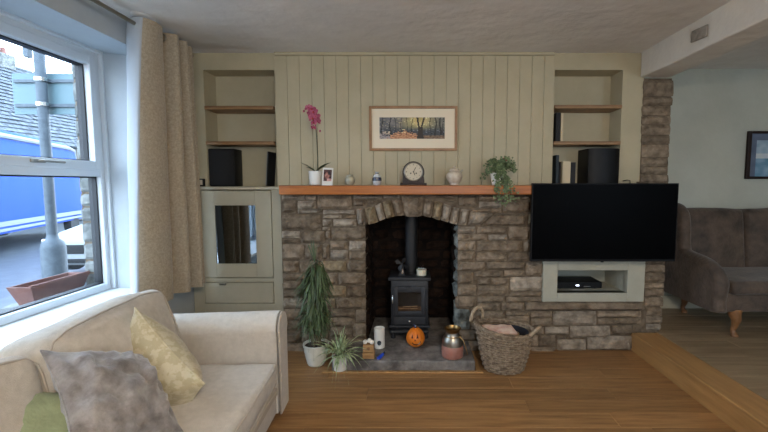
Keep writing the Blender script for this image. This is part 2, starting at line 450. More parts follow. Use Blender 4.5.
# back wall: plaster around two alcoves, firebox behind the stonework left open
def wallbox(mb, x0, x1, z0, z1, y=YA, y1=YB): mb.box((x0, y, z0), (x1, y1, z1))
AL0, AL1, AR0, AR1 = -1.800, -1.200, 1.175, 1.752
AT = 2.362
bw = MB()
wallbox(bw, XL, AL0, 0, ZC); wallbox(bw, AL0, AL1, AT, ZC); wallbox(bw, AL0, AL1, 0, 1.30)
wallbox(bw, AL1, AR0, 1.35, ZC)
wallbox(bw, AR0, AR1, AT, ZC); wallbox(bw, AR1, 1.935, 1.2, ZC); wallbox(bw, AR0, AR1, 1.30, 1.395, YS+.06)
wallbox(bw, XL, -.60, 0, ZC, YB, YB+.1); wallbox(bw, .55, 2.0, 0, ZC, YB, YB+.1); wallbox(bw, -.6, .55, 1.40, ZC, YB, YB+.1)
wbk = struct('wall_back', bw, M_sage)
# far wall of the raised part, right wall, near wall with two windows
struct('wall_far', MB().box((1.9, YR, -.1), (XR+.1, YR+.15, ZC)), M_wallgreen)
struct('baseboard_far', MB().bbox((2.0, YR-.018, ZP), (XR, YR, ZP+.13), .004), MATS['sage_cabinet_paint'])
struct('wall_right', MB().box((XR, YN-.2, -.1), (XR+.15, YR+.1, ZC)), M_wallgreen)
nw = MB()
def opening_wall(mb, xs, z0, z1):
    pass
W2 = (-.15, 1.15, .9, 2.1); W3 = (3.0, 4.3, .9, 2.25)
nw.box((XL-.6, YN, -.1), (W2[0], YN-.15, ZC)); nw.box((W2[1], YN, -.1), (W3[0], YN-.15, ZC)); nw.box((W3[1], YN, -.1), (XR+.1, YN-.15, ZC))
for w in (W2, W3):
    nw.box((w[0], YN, -.1), (w[1], YN-.15, w[2])); nw.box((w[0], YN, w[3]), (w[1], YN-.15, ZC))
struct('wall_near', nw, M_plaster)
for i, w in enumerate((W2, W3)):
    f = MB(); t = .06; y0, y1 = YN-.06, YN-.12
    f.bbox((w[0], y0, w[2]), (w[0]+t, y1, w[3])); f.bbox((w[1]-t, y0, w[2]), (w[1], y1, w[3])); f.bbox((w[0]+t, y0, w[2]), (w[1]-t, y1, w[2]+t)); f.bbox((w[0]+t, y0, w[3]-t), (w[1]-t, y1, w[3]))
    mx = (w[0]+w[1])/2; f.bbox((mx-.03, y0, w[2]+t), (mx+.03, y1, w[3]-t))
    wf = struct('window_%d' % (i+2), f, M_upvc)
    obj('pane', MB().box((w[0]+t, YN-.095, w[2]+t), (w[1]-t, YN-.09, w[3]-t)), M_glass, wf)

# ---------------- window 1 (left)
fr = MB()
FY0, FY1 = WY0, WY1
fr.bbox((XF, FY0, SILL), (-2.46, FY0+.06, FTOP), .006); fr.bbox((XF, FY1-.055, SILL), (-2.46, FY1, FTOP), .006)
fr.bbox((XF, FY0+.06, SILL), (-2.46, FY1-.055, SILL+.05), .006); fr.bbox((XF, FY0+.06, FTOP-.06), (-2.46, FY1-.055, FTOP), .006)
fr.bbox((XF, FY0+.06, 1.455), (-2.46, FY1-.055, 1.515), .006)      # transom
fr.bbox((XF+.008, FY0, FTOP-.02), (XF-.02, FY1, FTOP+.01), .004)
fr.bbox((XF+.03, FY1-.022, SILL), (XF, FY1, FTOP), .004); fr.bbox((XF+.03, FY0, FTOP-.022), (XF, FY1-.022, FTOP), .004)
win = struct('window_1', fr, M_upvc)
# opening sash above the transom
s0, s1, z0, z1 = FY0+.06, FY1-.06, 1.505, FTOP-.06
sa = MB(); x0, x1 = XF+.012, XF-.06
sa.bbox((x0, s1-.052, z0), (x1, s1, z1), .006); sa.bbox((x0, s0, z0), (x1, s0+.052, z1), .006)
sa.bbox((x0, s0+.052, z0), (x1, s1-.052, z0+.062), .006); sa.bbox((x0, s0+.052, z1-.062), (x1, s1-.052, z1), .006)
sash = obj('sash', sa, M_upvc, win)
g = MB(); gx = -2.405
for (a, b, c, d) in ((s0+.052, s0+.062, z0+.062, z1-.062), (s1-.062, s1-.052, z0+.062, z1-.062)): g.box((gx, a, c), (gx-.055, b, d))
g.box((gx, s0+.052, z0+.062), (gx-.055, s1-.052, z0+.070)); g.box((gx, s0+.052, z1-.072), (gx-.055, s1-.052, z1-.062))
for (a, b, c, d) in ((s0, s0+.01, SILL+.05, 1.455), (FY1-.067, FY1-.055, SILL+.05, 1.455)): g.box((gx, a, c), (gx-.055, b, d))
g.box((gx, s0, SILL+.05), (gx-.055, FY1-.06, SILL+.058)); g.box((gx, s0, 1.445), (gx-.055, FY1-.06, 1.455))
obj('gasket', g, M_rubber, win)
obj('pane', MB().box((XG, s0+.05, z0+.06), (XG-.006, s1-.05, z1-.06)), M_glass, win)
obj('pane', MB().box((XG, FY0+.05, SILL+.04), (XG-.006, FY1-.05, 1.46)), M_glass, win)
h = MB(); hy = 2.50
h.bbox((XF+.034, hy-.04, 1.532), (XF+.010, hy+.05, 1.556), .006); h.tube([(XF+.03, hy, 1.545), (XF+.05, hy+.01, 1.545), (XF+.052, hy+.16, 1.543)], .008, 8)
obj('sash_handle', h, M_nickel, win, smooth=True)
struct('windowsill', MB().bbox((XF-.02, WY0+.002, SILL-.032), (XL+.045, WY1-.002, SILL), .008), M_sill, smooth=True)

# ---------------- tongue and groove panelling above the mantel
PX0, PX1 = -1.186, 1.162
pn = struct('wall_panelling', MB().box((PX0, YP+.012, 1.30), (PX1, YA+.02, ZC)), M_sage)
xs = [PX0, aY(287.7, 100, YP).x]
while xs[-1] < PX1 - .14: xs.append(xs[-1] + .1028)
xs.append(PX1)
for a, b in zip(xs[:-1], xs[1:]):
    obj('board', MB().bbox((a+.0008, YP, 1.36), (b-.0008, YP+.02, 2.472), .0035), M_sage, pn)
obj('top_moulding', MB().bbox((PX0, YP-.006, 2.474), (PX1, YP+.02, 2.499), .004), M_sage, pn)

# ---------------- alcove shelves
def shelf(x0, x1, z, lab, th=.03):
    s = obj('alcove_shelf', MB().bbox((x0, YA-.012, z-th), (x1, YB-.001, z), .004), M_shelf, loc=(x0, YA, z-th)); 
    tag(s, lab, 'shelf')
    return s
shelf(AL0+.001, AL1-.015, 2.062, 'upper wooden shelf in the left alcove, beside the panelling')
shelf(AL0+.001, AL1-.015, 1.765, 'lower wooden shelf in the left alcove, above a black speaker')
shelf(AR0+.001, AR1-.001, 2.070, 'upper empty wooden shelf in the right alcove')
shelf(AR0+.001, AR1-.001, 1.765, 'lower wooden shelf in the right alcove, carrying two books')
cst = struct('trim_2', MB().bbox((-1.9, 3.405, 1.352), (-1.15, YB-.002, 1.378), .004), M_sage2)   # ledge over the cabinet
wallbox_ = MB().box((-1.80, 3.44, 0), (-1.16, 3.47, 1.34))

# ================================================================ STONE FIREPLACE
FX, FY = 0, YS
fp = thing('stone_fireplace', (-.03, YS, 0), 'rustic brown sandstone fireplace wall with arched opening beneath a pine mantel', 'fireplace')
OX0, OX1 = -.412, .338
def arch_z(x):
    t = (x - OX0)/(OX1 - OX0)*2 - 1
    return 1.052 + .078*math.sqrt(max(0, 1 - t*t))*1.0
NX0, NX1, NZ0, NZ1 = 1.051, 1.894, .423, .765
core = MB(); yc0, yc1 = YS+.014, YA-.002
core.box((-1.115, yc0, 0), (OX0-.01, yc1, 1.32)); 
core.box((OX1+.01, yc0, 0), (NX0, yc1, 1.32)); core.box((NX0, yc0, 0), (NX1+.16, yc1, NZ0)); core.box((NX0, yc0, NZ1), (NX1+.16, yc1, 1.35)); core.box((NX1, yc0, NZ0), (NX1+.16, yc1, NZ1))
n = 18
for i in range(n):
    a = OX0-.01 + (OX1-OX0+.02)*i/n; b = OX0-.01 + (OX1-OX0+.02)*(i+1)/n
    core.box((a, yc0, arch_z((a+b)/2)+.012), (b, yc1, 1.32))
core.box((PX0+.1, yc0+.05, 1.2), (PX1-.02, YB, 1.352))
obj('mortar', core, M_mortar, fp)
# firebox behind the opening
fb = MB(); FBY = 3.92
fb.box((OX0-.16, yc1-.1, 0), (OX0-.02, FBY, 1.35)); fb.box((OX1+.02, yc1-.1, 0), (OX1+.16, FBY, 1.35)); fb.box((OX0-.16, FBY, 0), (OX1+.16, FBY+.1, 1.4)); fb.box((OX0-.16, YS+.1, 1.30), (OX1+.16, FBY, 1.38)); fb.box((OX0-.02, YS+.05, 0), (OX1+.02, FBY, .06))
obj('firebox_lining', fb, M_sootcore, fp)
z = .08
while z < 1.28:
    h = R.uniform(.085, .12); x = OX0 - .02 - R.uniform(0, .15)
    while x < OX1+.02:
        w = R.uniform(.17, .3); a = max(x, OX0-.02); b = min(x+w, OX1+.02)
        if b-a > .04: obj('brick', rough([(a, FBY, z), (b, FBY, z), (b, FBY, z+h), (a, FBY, z+h)], (0,-1,0), .03, .008, 4, 3), M_soot, fp)
        x += w
    z += h
def jamb(x, nx, m, y0, y1):
    z = .08
    while z < 1.04:
        h = R.uniform(.09, .15); h = min(h, 1.06-z)
        if h < .04: break
        q = [(x, y1, z), (x, y0, z), (x, y0, z+h), (x, y1, z+h)]
        obj('jamb_stone', rough(q, (nx,0,0), .03, .014), m, fp)
        z += h
jamb(OX1+.010, -1, M_lime, YS+.015, YS+.18); jamb(OX0-.010, 1, M_soot, YS+.015, YS+.18)
jamb(OX1+.018, -1, M_soot, YS+.18, FBY-.05); jamb(OX0-.018, 1, M_soot, YS+.18, FBY-.05)

SM = [M_stone, M_stone, M_stone2, M_stone, M_stone3]
def pstone(q, m=None, parent=None, bulge=.013, y=YS, nm='stone', depth=.05):
    pts = [aY(px, py, y) for px, py in q]          # q: bottom-left, bottom-right, top-right, top-left
    return obj(nm, rough([tuple(p) for p in pts], (0,-1,0), depth, bulge), m or R.choice(SM), parent or fp)
def rs(rects, m=None, parent=None):
    for r in rects:
        x0, y0, x1, y1 = r[:4]; mm = r[4] if len(r) > 4 else m
        pstone([(x0, y1), (x1, y1), (x1, y0), (x0, y0)], mm, parent)
G, O, B = M_stone2, M_stone3, M_stone
rs([(281,195,305,200,G),(305,195,316,200,G),(281,200,296.5,213.5,B),(297,200.5,316,209,G),(297,209,322,214,G),(317,195.5,352,209.5,B),
    (353,195,382,199.3,G),(383,195,400,198.3,G),(353,199.8,366,206.5,B),(366.5,200,377,203.8,B),(322.5,210,355,214.5,G),(322.5,215,342,218.5,G),(342.5,215,356,218.5,B),
    (281,214.5,321.5,230.5,B),(322,219,332,226.5,G),(332.5,219,357,226.5,G),(281,231,300,238.3,G),(300.5,231,325,243,B),(322,227,330,230.5,G),(325.5,231,330,240,G),(330.5,227.5,366,240.5,B),
    (281,239,300,243.5,B),(281.5,244,304,260,B),(304.5,243.5,322,260,B),(322.5,243.5,329,260,B),(329.5,241,348,249.3,B),(348.5,241,366,251,G),(329.5,249.8,348,260,G),(348.5,251.5,366,260,B),
    (282,261,299,273.3,B),(299.5,261,319,273.3,B),(319.5,261,346.5,272.3,O),(347,261,366,272.3,B),(282,274,307,280.3,B),(307.5,274,322,280.3,B),(322.5,273,337.5,285.3,B),(338,273,366,285.3,B),
    (282,281,302,290,B),(302.5,281,322,290,B),(322.5,286,346.5,297.5,O),(347,286,366,297.5,B),(282.5,290.5,302,297.5,B),(302.5,290.5,322,297.5,B),
    (282.5,298,311,308.3,G),(311.5,298,335.5,308.3,B),(336,298,366,309,B),(283,309,305.5,320.5,B),(306,309,329.5,320.5,B),(330,309.5,355,317.3,B),(355.5,309.5,366,323,G),
    (283,321,301,331,B),(301.5,321,329,332.5,B),(329.5,318,355,327,B),(329.5,327.5,352,337,B),(352.5,323.5,366,337,G),
    (283.5,331.5,301,343,B),(301.5,333,328,343,B),(328.5,337.5,346,347,B),(346.5,337.5,366,347,B),(284,343.5,318,354,B),(318.5,343.5,328,354,B),(328.5,347.5,346,354,B),(346.5,347.5,366,354,B)])
# voussoirs of the arch, one by one
for q, m in (([(358,226),(365.4,225.6),(363,208),(356,208.7)],G), ([(368.2,225.6),(379,222.5),(373.5,205.5),(364.2,207.5)],O), ([(379.5,222),(385.6,219.5),(381,202),(374.4,205)],G),
             ([(386.4,219.5),(395,217),(390.5,199.5),(382,201.5)],O), ([(395.6,217),(404.3,215.8),(400,198.5),(391.2,199.5)],B), ([(405,217.3),(422,217),(423.6,195.3),(400.7,195.3)],B),
             ([(422.8,216.5),(431.3,218.4),(434,199.5),(425,198.5)],B), ([(432,218.4),(440,221),(443,202.3),(434.8,200)],O), ([(440.6,221),(448.6,223.2),(452,205.4),(443.8,202.6)],G),
             ([(449.3,223.4),(457.4,225.6),(460,207.8),(452.6,206)],G), ([(458,225.8),(466.4,225.9),(469.6,209.4),(460.8,208.4)],G), ([(467,225.8),(480,225.8),(494,213.7),(470.2,210.6)],G)):
    pstone(q, m, nm='arch_stone', bulge=.018, y=YS-.008, depth=.12)
rs([(424.5,195.2,458,198.2,B),(458.5,195.2,478,206.5,B),(445,198.8,458,201.5,B),(478.5,195.2,500,201,B),(500.5,195.2,521,201,B),(521.5,195.2,531,200,B),(478.5,201.5,502,208,G),(502.5,201.5,531,213,B),(471,208.4,502,212.6,B),
    (528,214,534,225,O),(457.5,226.5,476,233.5,G),(476.5,226.5,508,234,B),(508.5,226.5,531,239.5,B),(457.5,234,487.5,240.5,B),(488,234.5,508,240.5,G),
    (457.5,241,476,250.5,B),(476.5,241,523,252,B),(523.5,240,534,252,B),(457.5,251,475.5,261.3,B),(476,252.5,507.5,261.5,B),(508,252.5,534,262,B),
    (457.5,262,485.5,271,B),(486,262,525,270,B),(525.5,262.5,543,275.5,B),(457.5,271.5,473.5,284.5,B),(474,271.3,503.5,277.5,B),(504,270.5,525,276.5,B),(477,278,490.5,285,B),(491,278,509.5,285.2,B),(510,277,543,291,G),
    (457.5,285,476.5,296,B),(477,285.5,509,296,B),(509.5,291.5,543,296.5,B),(455,296.5,476.5,308.5,B),(477,296.5,505.5,302.5,B),(506,297,543,302,B),(477,303,501,311,B),(501.5,302.8,525,311,B),
    (454,309,470,330,M_lime),(470.5,311.5,505.5,320,B),(506,311.5,530,315.5,B),(506,316,530,322,B),(530.5,311,552.5,318,B),(530.5,318.5,552.5,326.5,B),(553,311,597,325.5,G),(597.5,311,642,317.5,B),(597.5,318,642,324.7,B),
    (470.5,320.5,490,330,B),(490.5,320.5,530,330,B),(530.5,327,544.5,334.5,B),(545,327,569.5,334.3,G),(570,326,611,338,G),(611.5,325.2,634,335.5,B),(556.5,334.8,569.5,339,B),(539,335,556,347,B),(557,339.5,586.5,351,G),(587,336,634,350.5,G),(530.5,335,538.5,347,B),(530.5,347.5,556,352.5,B),
    (454,330.5,478,341,B),(478.5,330.5,510,341,B),(510.5,330.5,530,341,B),(454,341.5,490,352.5,B),(490.5,341.5,530,352.5,B)])
pstone([(481,225.8),(527.5,225.8),(527.5,213.6),(495,213.6)], B)
# ledge under the niche
lg = obj('ledge', rough([tuple(aY(*p, YS-.03)) for p in ((525.5,310.3),(645,310.3),(645,302.6),(525.5,302.6))], (0,-1,0), .08, .012, 22, 4), M_stone, fp)
# courses behind the television
py = 195.2
while py < 260:
    h = min(R.uniform(8, 14), 261.5-py)
    if h < 3: break
    px = 534.5
    while px < 642:
        w = min(R.uniform(16, 44), 643-px)
        if w > 4: rs([(px+.3, py+.3, px+w-.3, py+h-.3, B)])
        px += w
    py += h
# mantel
mt = obj('mantel', MB().rbox((-.0775, 3.245, 1.353), (.997, .105, .036), .006, 2, 10, fn=lambda p: Vector((p.x, p.y+.003*noise.noise(p*6), p.z+.0015*noise.noise(p*9)))), M_mantel, fp, smooth=True)

# pillar to the right of the television
pl = thing('stone_pillar', (1.96, YS, 0), 'tall narrow pillar of brown sandstone blocks under the end of the white beam', 'pillar')
obj('mortar', MB().box((NX1+.012, YS+.012, 0), (2.05, YR-.02, 1.42)).box((1.93, YA-.005, 1.38), (2.165, YR-.02, 2.29)), M_mortar, pl)
rows = [(72,79.3,656),(79.8,96.5,642),(97,105.3,641.5),(105.8,115.3,640.5),(115.8,124.5,640),(125,134.8,640),(135.3,144,640),(144.5,157.3,640),(157.8,166.3,639.5),(166.8,174,639.5),(174.5,183.5,639.5)]
for y0, y1, xl in rows:
    xr = 674.6 - (y0-72)*.049 + R.uniform(-1.5, .8)
    YU = YA-.018
    q = [aY(xl+1.5, max(y1, 79), YU), aY(xr, max(y1, 79), YU), aY(xr, max(y0, 78.6), YU), aY(xl+1.5, max(y0, 78.6), YU)]
    if q[3].z - q[0].z < .02: continue
    obj('stone', rough([tuple(p) for p in q], (0,-1,0), .06, .010), B, pl)
    xx = q[1].x
    yy = YU+.05
    while yy < YR-.03:
        w = min(R.uniform(.2, .4), YR-.03-yy)
        if w > .04: obj('stone', rough([(2.167, yy, q[0].z), (2.167, yy+w, q[0].z), (2.167, yy+w, q[3].z), (2.167, yy, q[3].z)], (1,0,0), .04, .012), B, pl)
        yy += w
py = 184
while py < 330:
    h = R.uniform(6, 11)
    if py > 260: h = min(h, 335-py)
    x0 = 644.2 if py < 303 else 646; xr = 669.5-(py-184)*.052 + R.uniform(-1, .8)
    q = [aY(x0, py+h-.5, YS), aY(xr, py+h-.5, YS), aY(xr, py, YS), aY(x0, py, YS)]
    obj('stone', rough([tuple(p) for p in q], (0,-1,0), .06, .014), G if (317 < py < 328) else B, pl)
    yy = YS+.05
    while yy < YR-.03:
        w = min(R.uniform(.2, .4), YR-.03-yy)
        if w > .04: obj('stone', rough([(2.052, yy, q[0].z), (2.052, yy+w, q[0].z), (2.052, yy+w, q[3].z), (2.052, yy, q[3].z)], (1,0,0), .04, .012), B, pl)
        yy += w
    py += h

# cream boxed niche
nb = MB(); yf = YS-.022; t0 = .106
nb.bbox((NX0, yf, NZ0), (1.172, YS+.06, NZ1), .004); nb.bbox((1.752, yf, NZ0), (NX1, YS+.06, NZ1), .004)
nb.bbox((1.172, yf, NZ0), (1.752, YS+.06, .497), .004); nb.bbox((1.172, yf, .688), (1.752, YS+.06, NZ1), .004)
nb.box((1.165, YS, .490), (1.76, 3.66, .497)); nb.box((1.165, YS, .688), (1.76, 3.66, .695)); nb.box((1.165, YS, .49), (1.172, 3.66, .695)); nb.box((1.752, YS, .49), (1.76, 3.66, .695)); nb.box((1.165, 3.655, .49), (1.76, 3.67, .695))
nich = obj('media_niche', nb, M_niche, loc=(1.47, YS, NZ0)); tag(nich, 'cream painted boxed niche in the stonework under the television', 'niche')

# hearth slab with its oak edging
hs_ = MB().rbox((-.094, 3.09, .0405), (.537, .195, .0405), .012, 2, 16, fn=lambda p: Vector((p.x+.008*noise.noise(p*7), p.y+.010*noise.noise(p*8+Vector((3,0,0))), p.z+.005*noise.noise(p*9))))
hs = obj('hearth_slab', hs_, M_slate, smooth='full', loc=(-.094, 3.09, 0)); tag(hs, 'rough dark grey stone hearth slab on the oak floor', 'hearth')
he = obj('hearth_slab_inner', MB().box((OX0+.004, 3.27, 0), (OX1-.004, FBY-.04, .078)), M_slate, hs)
he.name = 'inner_slab'
ed = MB().bbox((-.70, 2.862, 0.0), (.50, 2.892, .010), .003).bbox((.455, 2.892, 0), (.485, 3.25, .008), .003)
tr = obj('trim_3', ed, M_nose, kind='structure')

# ================================================================ CABINET in the left corner
cb = thing('corner_cabinet', (-1.5, 3.42, 0), 'sage painted built-in cupboard with glazed door and drawer below left alcove', 'cabinet')
c = MB(); CY = 3.42
c.bbox((-1.935, CY, 0), (-1.842, CY+.045, 1.35), .003); c.bbox((-1.235, CY, 0), (-1.116, CY+.045, 1.35), .003)
c.box((-1.842, CY, 1.352), (-1.235, CY+.045, 1.350)); c.bbox((-1.842, CY, .552), (-1.235, CY+.045, .585), .002); c.bbox((-1.842, CY, 0), (-1.235, CY+.045, .36), .003)
c.bbox((-1.842, CY, 1.349), (-1.235, CY+.045, 1.354), .001)
obj('body', c, M_sage2, cb)
d = MB(); dx0, dx1, dz0, dz1 = -1.836, -1.241, .591, 1.343; mx0, mx1, mz0, mz1 = -1.725, -1.377, .712, 1.217; yd = CY-.003
d.bbox((dx0, yd, dz0), (mx0, CY+.02, dz1), .003); d.bbox((mx1, yd, dz0), (dx1, CY+.02, dz1), .003); d.bbox((mx0, yd, dz0), (mx1, CY+.02, mz0), .003); d.bbox((mx0, yd, mz1), (mx1, CY+.02, dz1), .003)
dr = obj('door', d, M_sage2, cb)
obj('pane', MB().box((mx0, CY+.006, mz0), (mx1, CY+.010, mz1)), M_mirror, dr)
q = MB()
for k in range(4):
    pass
dw = obj('drawer', MB().bbox((-1.836, yd, .366), (-1.241, CY+.02, .546), .003), M_sage2, cb)
obj('knob', MB().bbox((-1.70, CY-.026, .527), (-1.645, CY-.002, .541), .004), M_nickel, dw)

# ================================================================ OUTSIDE
GZ = -.25
gr = struct('road', MB().box((-40, -20, GZ-.2), (-4.6, 60, GZ-.05)), M_road)
pv = struct('pavement', MB().box((-4.6, -20, GZ-.2), (-2.6, 60, GZ-.02)), M_mortar)
for i in range(10):
    for j in range(3):
        obj('paving_slab', MB().bbox((-4.6+j*.62+.004, .5+i*.9+.004, GZ-.03), (-4.6+j*.62+.616, .5+i*.9+.896, GZ), .006), M_pave, pv)
obj('kerb', MB().bbox((-4.72, -20, GZ-.1), (-4.60, 60, GZ+.005), .01), M_pave, pv)
sp_ = thing('sign_post', (-4.12, 4.5, GZ), 'galvanised street post with thick base carrying the back of a road sign', 'signpost')
PXc = -4.12
obj('pole', MB().lathe((PXc, 4.5, GZ), [(.05, 0), (.05, 3.7)], 16), M_pole, sp_, smooth=True)
obj('base', MB().lathe((PXc, 4.5, GZ), [(.115, 0), (.115, .93), (.10, .99), (.06, 1.03), (.05, 1.08)], 16), M_pole, sp_, smooth=True)
q0, q1 = aY(15, 114.5, 4.58), aY(80.5, 73.5, 4.58)
sgn = obj('sign_plate', MB().bbox((q0.x, 4.575, q0.z), (q1.x, 4.59, q1.z), .003), M_signb, sp_)
for zc in (aY(30,81,4.56).z, aY(30,105.5,4.56).z):
    obj('rail', MB().bbox((q0.x+.03, 4.555, zc-.018), (q1.x, 4.575, zc+.018), .003), M_pole, sgn)
    obj('clamp', MB().lathe((PXc, 4.5, zc-.02), [(.062, 0), (.062, .04)], 16), M_chrome, sp_)
obj('small_bracket', MB().tube([(PXc, 4.5, 2.98), (PXc-.13, 4.5, 2.98), (PXc-.13, 4.5, 2.86)], .012, 6).box((PXc-.15, 4.47, 2.78), (PXc-.10, 4.53, 2.88)), M_pole, sp_)
# the plate faces along the street: turned so that its back is seen from the room
def van(loc, rz):
    t = thing('delivery_van', loc, 'large blue van with rounded white roof edge passing behind the street post', 'van', rot=(0,0,rz))
    L_, W, H = 8.0, 2.0, 3.02
    prof = [(0,.45),(0,H-.28),(.05,H-.12),(.16,H-.03),(.34,H),(W-.34,H),(W-.16,H-.03),(W-.05,H-.12),(W,H-.28),(W,.45)]
    body = MB()
    ys = [-L_, -L_+.1, -1.3, -.75, -.35, -.05, 0]
    sc = [.96, 1, 1, .97, .66, .46, .40]
    vs = []
    for y_, s_ in zip(ys, sc):
        for (x_, z_) in prof:
            vs.append((x_ if s_ > .9 else W/2+(x_-W/2)*(.86+.14*s_), y_, .45+(z_-.45)*s_))
    n_ = len(prof); fs = []
    for i in range(len(ys)-1):
        for k_ in range(n_): fs.append((i*n_+k_, i*n_+(k_+1)%n_, (i+1)*n_+(k_+1)%n_, (i+1)*n_+k_))
    fs.append(tuple(range(n_))); fs.append(tuple(reversed(range((len(ys)-1)*n_, len(ys)*n_))))
    body.add(vs, fs)
    obj('body', body, M_van, t, smooth=True, local=True)
    obj('roof_edge', MB().tube([(W+.0, -L_, H-.20), (W+.0, -1.3, H-.20), (W-.03, -.8, H-.26), (W-.12, -.5, H-.62)], .07, 8), M_vanw, t, smooth=True, local=True)
    obj('side_stripe', MB().bbox((W, -L_+.1, .62), (W+.02, -.5, .74), .005), M_vanw, t, local=True)
    obj('side_stripe', MB().bbox((W, -L_+.1, .50), (W+.02, -.5, .57), .005), M_vanw, t, local=True)
    for yy in (-6.6, -1.1):
        for xx in (.0, W-.2):
            w = MB(); 
            w.lathe((0,0,0), [(.20,0),(.33,.0),(.34,.03),(.34,.17),(.33,.2),(.2,.2)], 20)
            rmx = rotm(0, PI/2, 0); w.v = [rmx @ v + Vector((xx, yy, .34)) for v in w.v]
            obj('wheel', w, M_tyre, t, smooth=True, local=True)
    return t
van((-13.75, 13.7, GZ), math.atan(.4))
# white car
car = thing('white_car', (-5.95, 9.1, GZ), 'white car parked behind the thick base of the street post', 'car', rot=(0,0,math.radians(4)))
def loft(secs, n_): 
    vs = []; fs = []
    for s_ in secs: vs += s_
    for i in range(len(secs)-1):
        for k_ in range(n_-1): fs.append((i*n_+k_, i*n_+k_+1, (i+1)*n_+k_+1, (i+1)*n_+k_))
        fs.append((i*n_+n_-1, i*n_, (i+1)*n_, (i+1)*n_+n_-1))
    fs.append(tuple(range(n_))); fs.append(tuple(reversed(range((len(secs)-1)*n_, len(secs)*n_))))
    return MB().add(vs, fs)
def csec(y, w, zb, zt): return [(-w, y, zb), (-w*1.02, y, (zb+zt)/2), (-w*.95, y, zt-.05), (-w*.8, y, zt), (w*.8, y, zt), (w*.95, y, zt-.05), (w*1.02, y, (zb+zt)/2), (w, y, zb)]
obj('body', loft([csec(-2.1,.7,.3,.62), csec(-2.0,.82,.2,.72), csec(-1.6,.87,.2,.80), csec(-.9,.88,.2,.92), csec(1.5,.88,.2,.95), csec(2.0,.82,.25,.9), csec(2.1,.75,.35,.8)], 8), M_carw, car, smooth=True, local=True)
obj('cabin', loft([csec(-.95,.78,.88,.93), csec(-.3,.70,.88,1.40), csec(1.0,.70,.88,1.44), csec(1.8,.74,.88,.98)], 8), M_black, car, smooth=True, local=True)
obj('roof', loft([csec(-.25,.66,1.38,1.43), csec(.9,.66,1.40,1.47)], 8), M_carw, car, smooth=True, local=True)
obj('grille', MB().bbox((-.45,-2.12,.42), (.45,-2.06,.58), .01), M_black, car, local=True)
obj('bumper_slot', MB().bbox((-.5,-2.13,.26), (.5,-2.03,.33), .01), M_black, car, local=True)
for sx_ in (-1, 1):
    obj('headlight', MB().bbox((sx_*.5,-2.10,.56), (sx_*.78,-1.94,.68), .02), M_chrome, car, local=True)
    for yy in (-1.4, 1.35):
        w = MB().lathe((0,0,0), [(.19,0),(.30,.0),(.31,.03),(.31,.17),(.30,.2),(.19,.2)], 20); rmx = rotm(0, PI/2, 0)
        w.v = [rmx @ v + Vector((-.88 if sx_ < 0 else .68, yy, .31)) for v in w.v]
        obj('wheel', w, M_tyre, car, smooth=True, local=True)
# terrace across the road
hx = -15.5
hz = thing('terraced_house', (hx, 16, GZ), 'stone terraced house with slate roof across the street', 'house')
obj('wall', MB().box((hx, 4, GZ), (hx-7, 40, 3.1)), M_render, hz)
obj('roof_deck', MB().prism([(hx+.3, 3.8, 3.0), (hx-3.4, 3.8, 6.9), (hx-7.2, 3.8, 3.0)], (0, 36.4, 0)), M_slateroof, hz)
sl = MB(); rr = 0
N_ = 22
for i in range(N_):
    t0_, t1_ = i/N_, (i+1)/N_
    a = Vector((hx+.32-3.7*t0_, 0, 3.02+3.9*t0_)); b = Vector((hx+.32-3.7*t1_, 0, 3.02+3.9*t1_))
    for j in range(60):
        y0 = 10 + j*.45 + (.22 if i % 2 else 0); up = R.uniform(.01, .035)
        sl.add([(a.x+up, y0+.01, a.z+.03+up), (a.x+up, y0+.44, a.z+.03+up), (b.x, y0+.44, b.z+.02), (b.x, y0+.01, b.z+.02)], [(0,1,2,3)])
ob = obj('slates', sl, M_slateroof, hz); ob['kind'] = 'stuff'
for yy in (16.2, 18.4): 
    ch = obj('chimney', MB().bbox((hx-3.1, yy, 6.3), (hx-3.8, yy+.7, 7.3), .02), M_rubble, hz)
    for dy in (.2, .5): obj('chimney_pot', MB().lathe((hx-3.45, yy+dy, 7.28), [(.13,0),(.10,.3),(.12,.34)], 12), M_terra, ch)
for yy in (12, 15, 18, 21, 24):
    w_ = obj('window', MB().bbox((hx+.02, yy, .9), (hx-.05, yy+1.1, 2.3), .01), M_upvc, hz); obj('pane', MB().box((hx+.03, yy+.08, .98), (hx+.02, yy+1.02, 2.22)), M_black, w_)
# trough on the outer sill
struct('sill_exterior', MB().bbox((-2.46, WY0, .50), (-2.80, WY1-.002, .572), .01), M_rubble)
tg = thing('window_trough', (-2.65, 2.9, .572), 'empty terracotta trough standing outside on the stone window sill', 'planter')
def tro(y0, y1, z0, z1, w0, w1):
    o_ = [(-2.65-w0, y0+.05, z0), (-2.65+w0, y0+.05, z0), (-2.65+w0, y1-.05, z0), (-2.65-w0, y1-.05, z0), (-2.65-w1, y0, z1), (-2.65+w1, y0, z1), (-2.65+w1, y1, z1), (-2.65-w1, y1, z1)]
    i_ = [(-2.65-w1+.012, y0+.012, z1), (-2.65+w1-.012, y0+.012, z1), (-2.65+w1-.012, y1-.012, z1), (-2.65-w1+.012, y1-.012, z1), (-2.65-w0+.01, y0+.06, z0+.02), (-2.65+w0-.01, y0+.06, z0+.02), (-2.65+w0-.01, y1-.06, z0+.02), (-2.65-w0+.01, y1-.06, z0+.02)]
    f = [(0,3,2,1),(0,1,5,4),(1,2,6,5),(2,3,7,6),(3,0,4,7),(4,5,9,8),(5,6,10,9),(6,7,11,10),(7,4,8,11),(8,9,13,12),(9,10,14,13),(10,11,15,14),(11,8,12,15),(12,13,14,15)]
    return MB().add(o_+i_, f)
obj('trough_body', tro(2.62, 3.10, .574, .71, .055, .085), M_terra, tg)
obj('rim', MB().bbox((-2.575, 2.61, .70), (-2.560, 3.11, .722), .003), M_terra, tg)
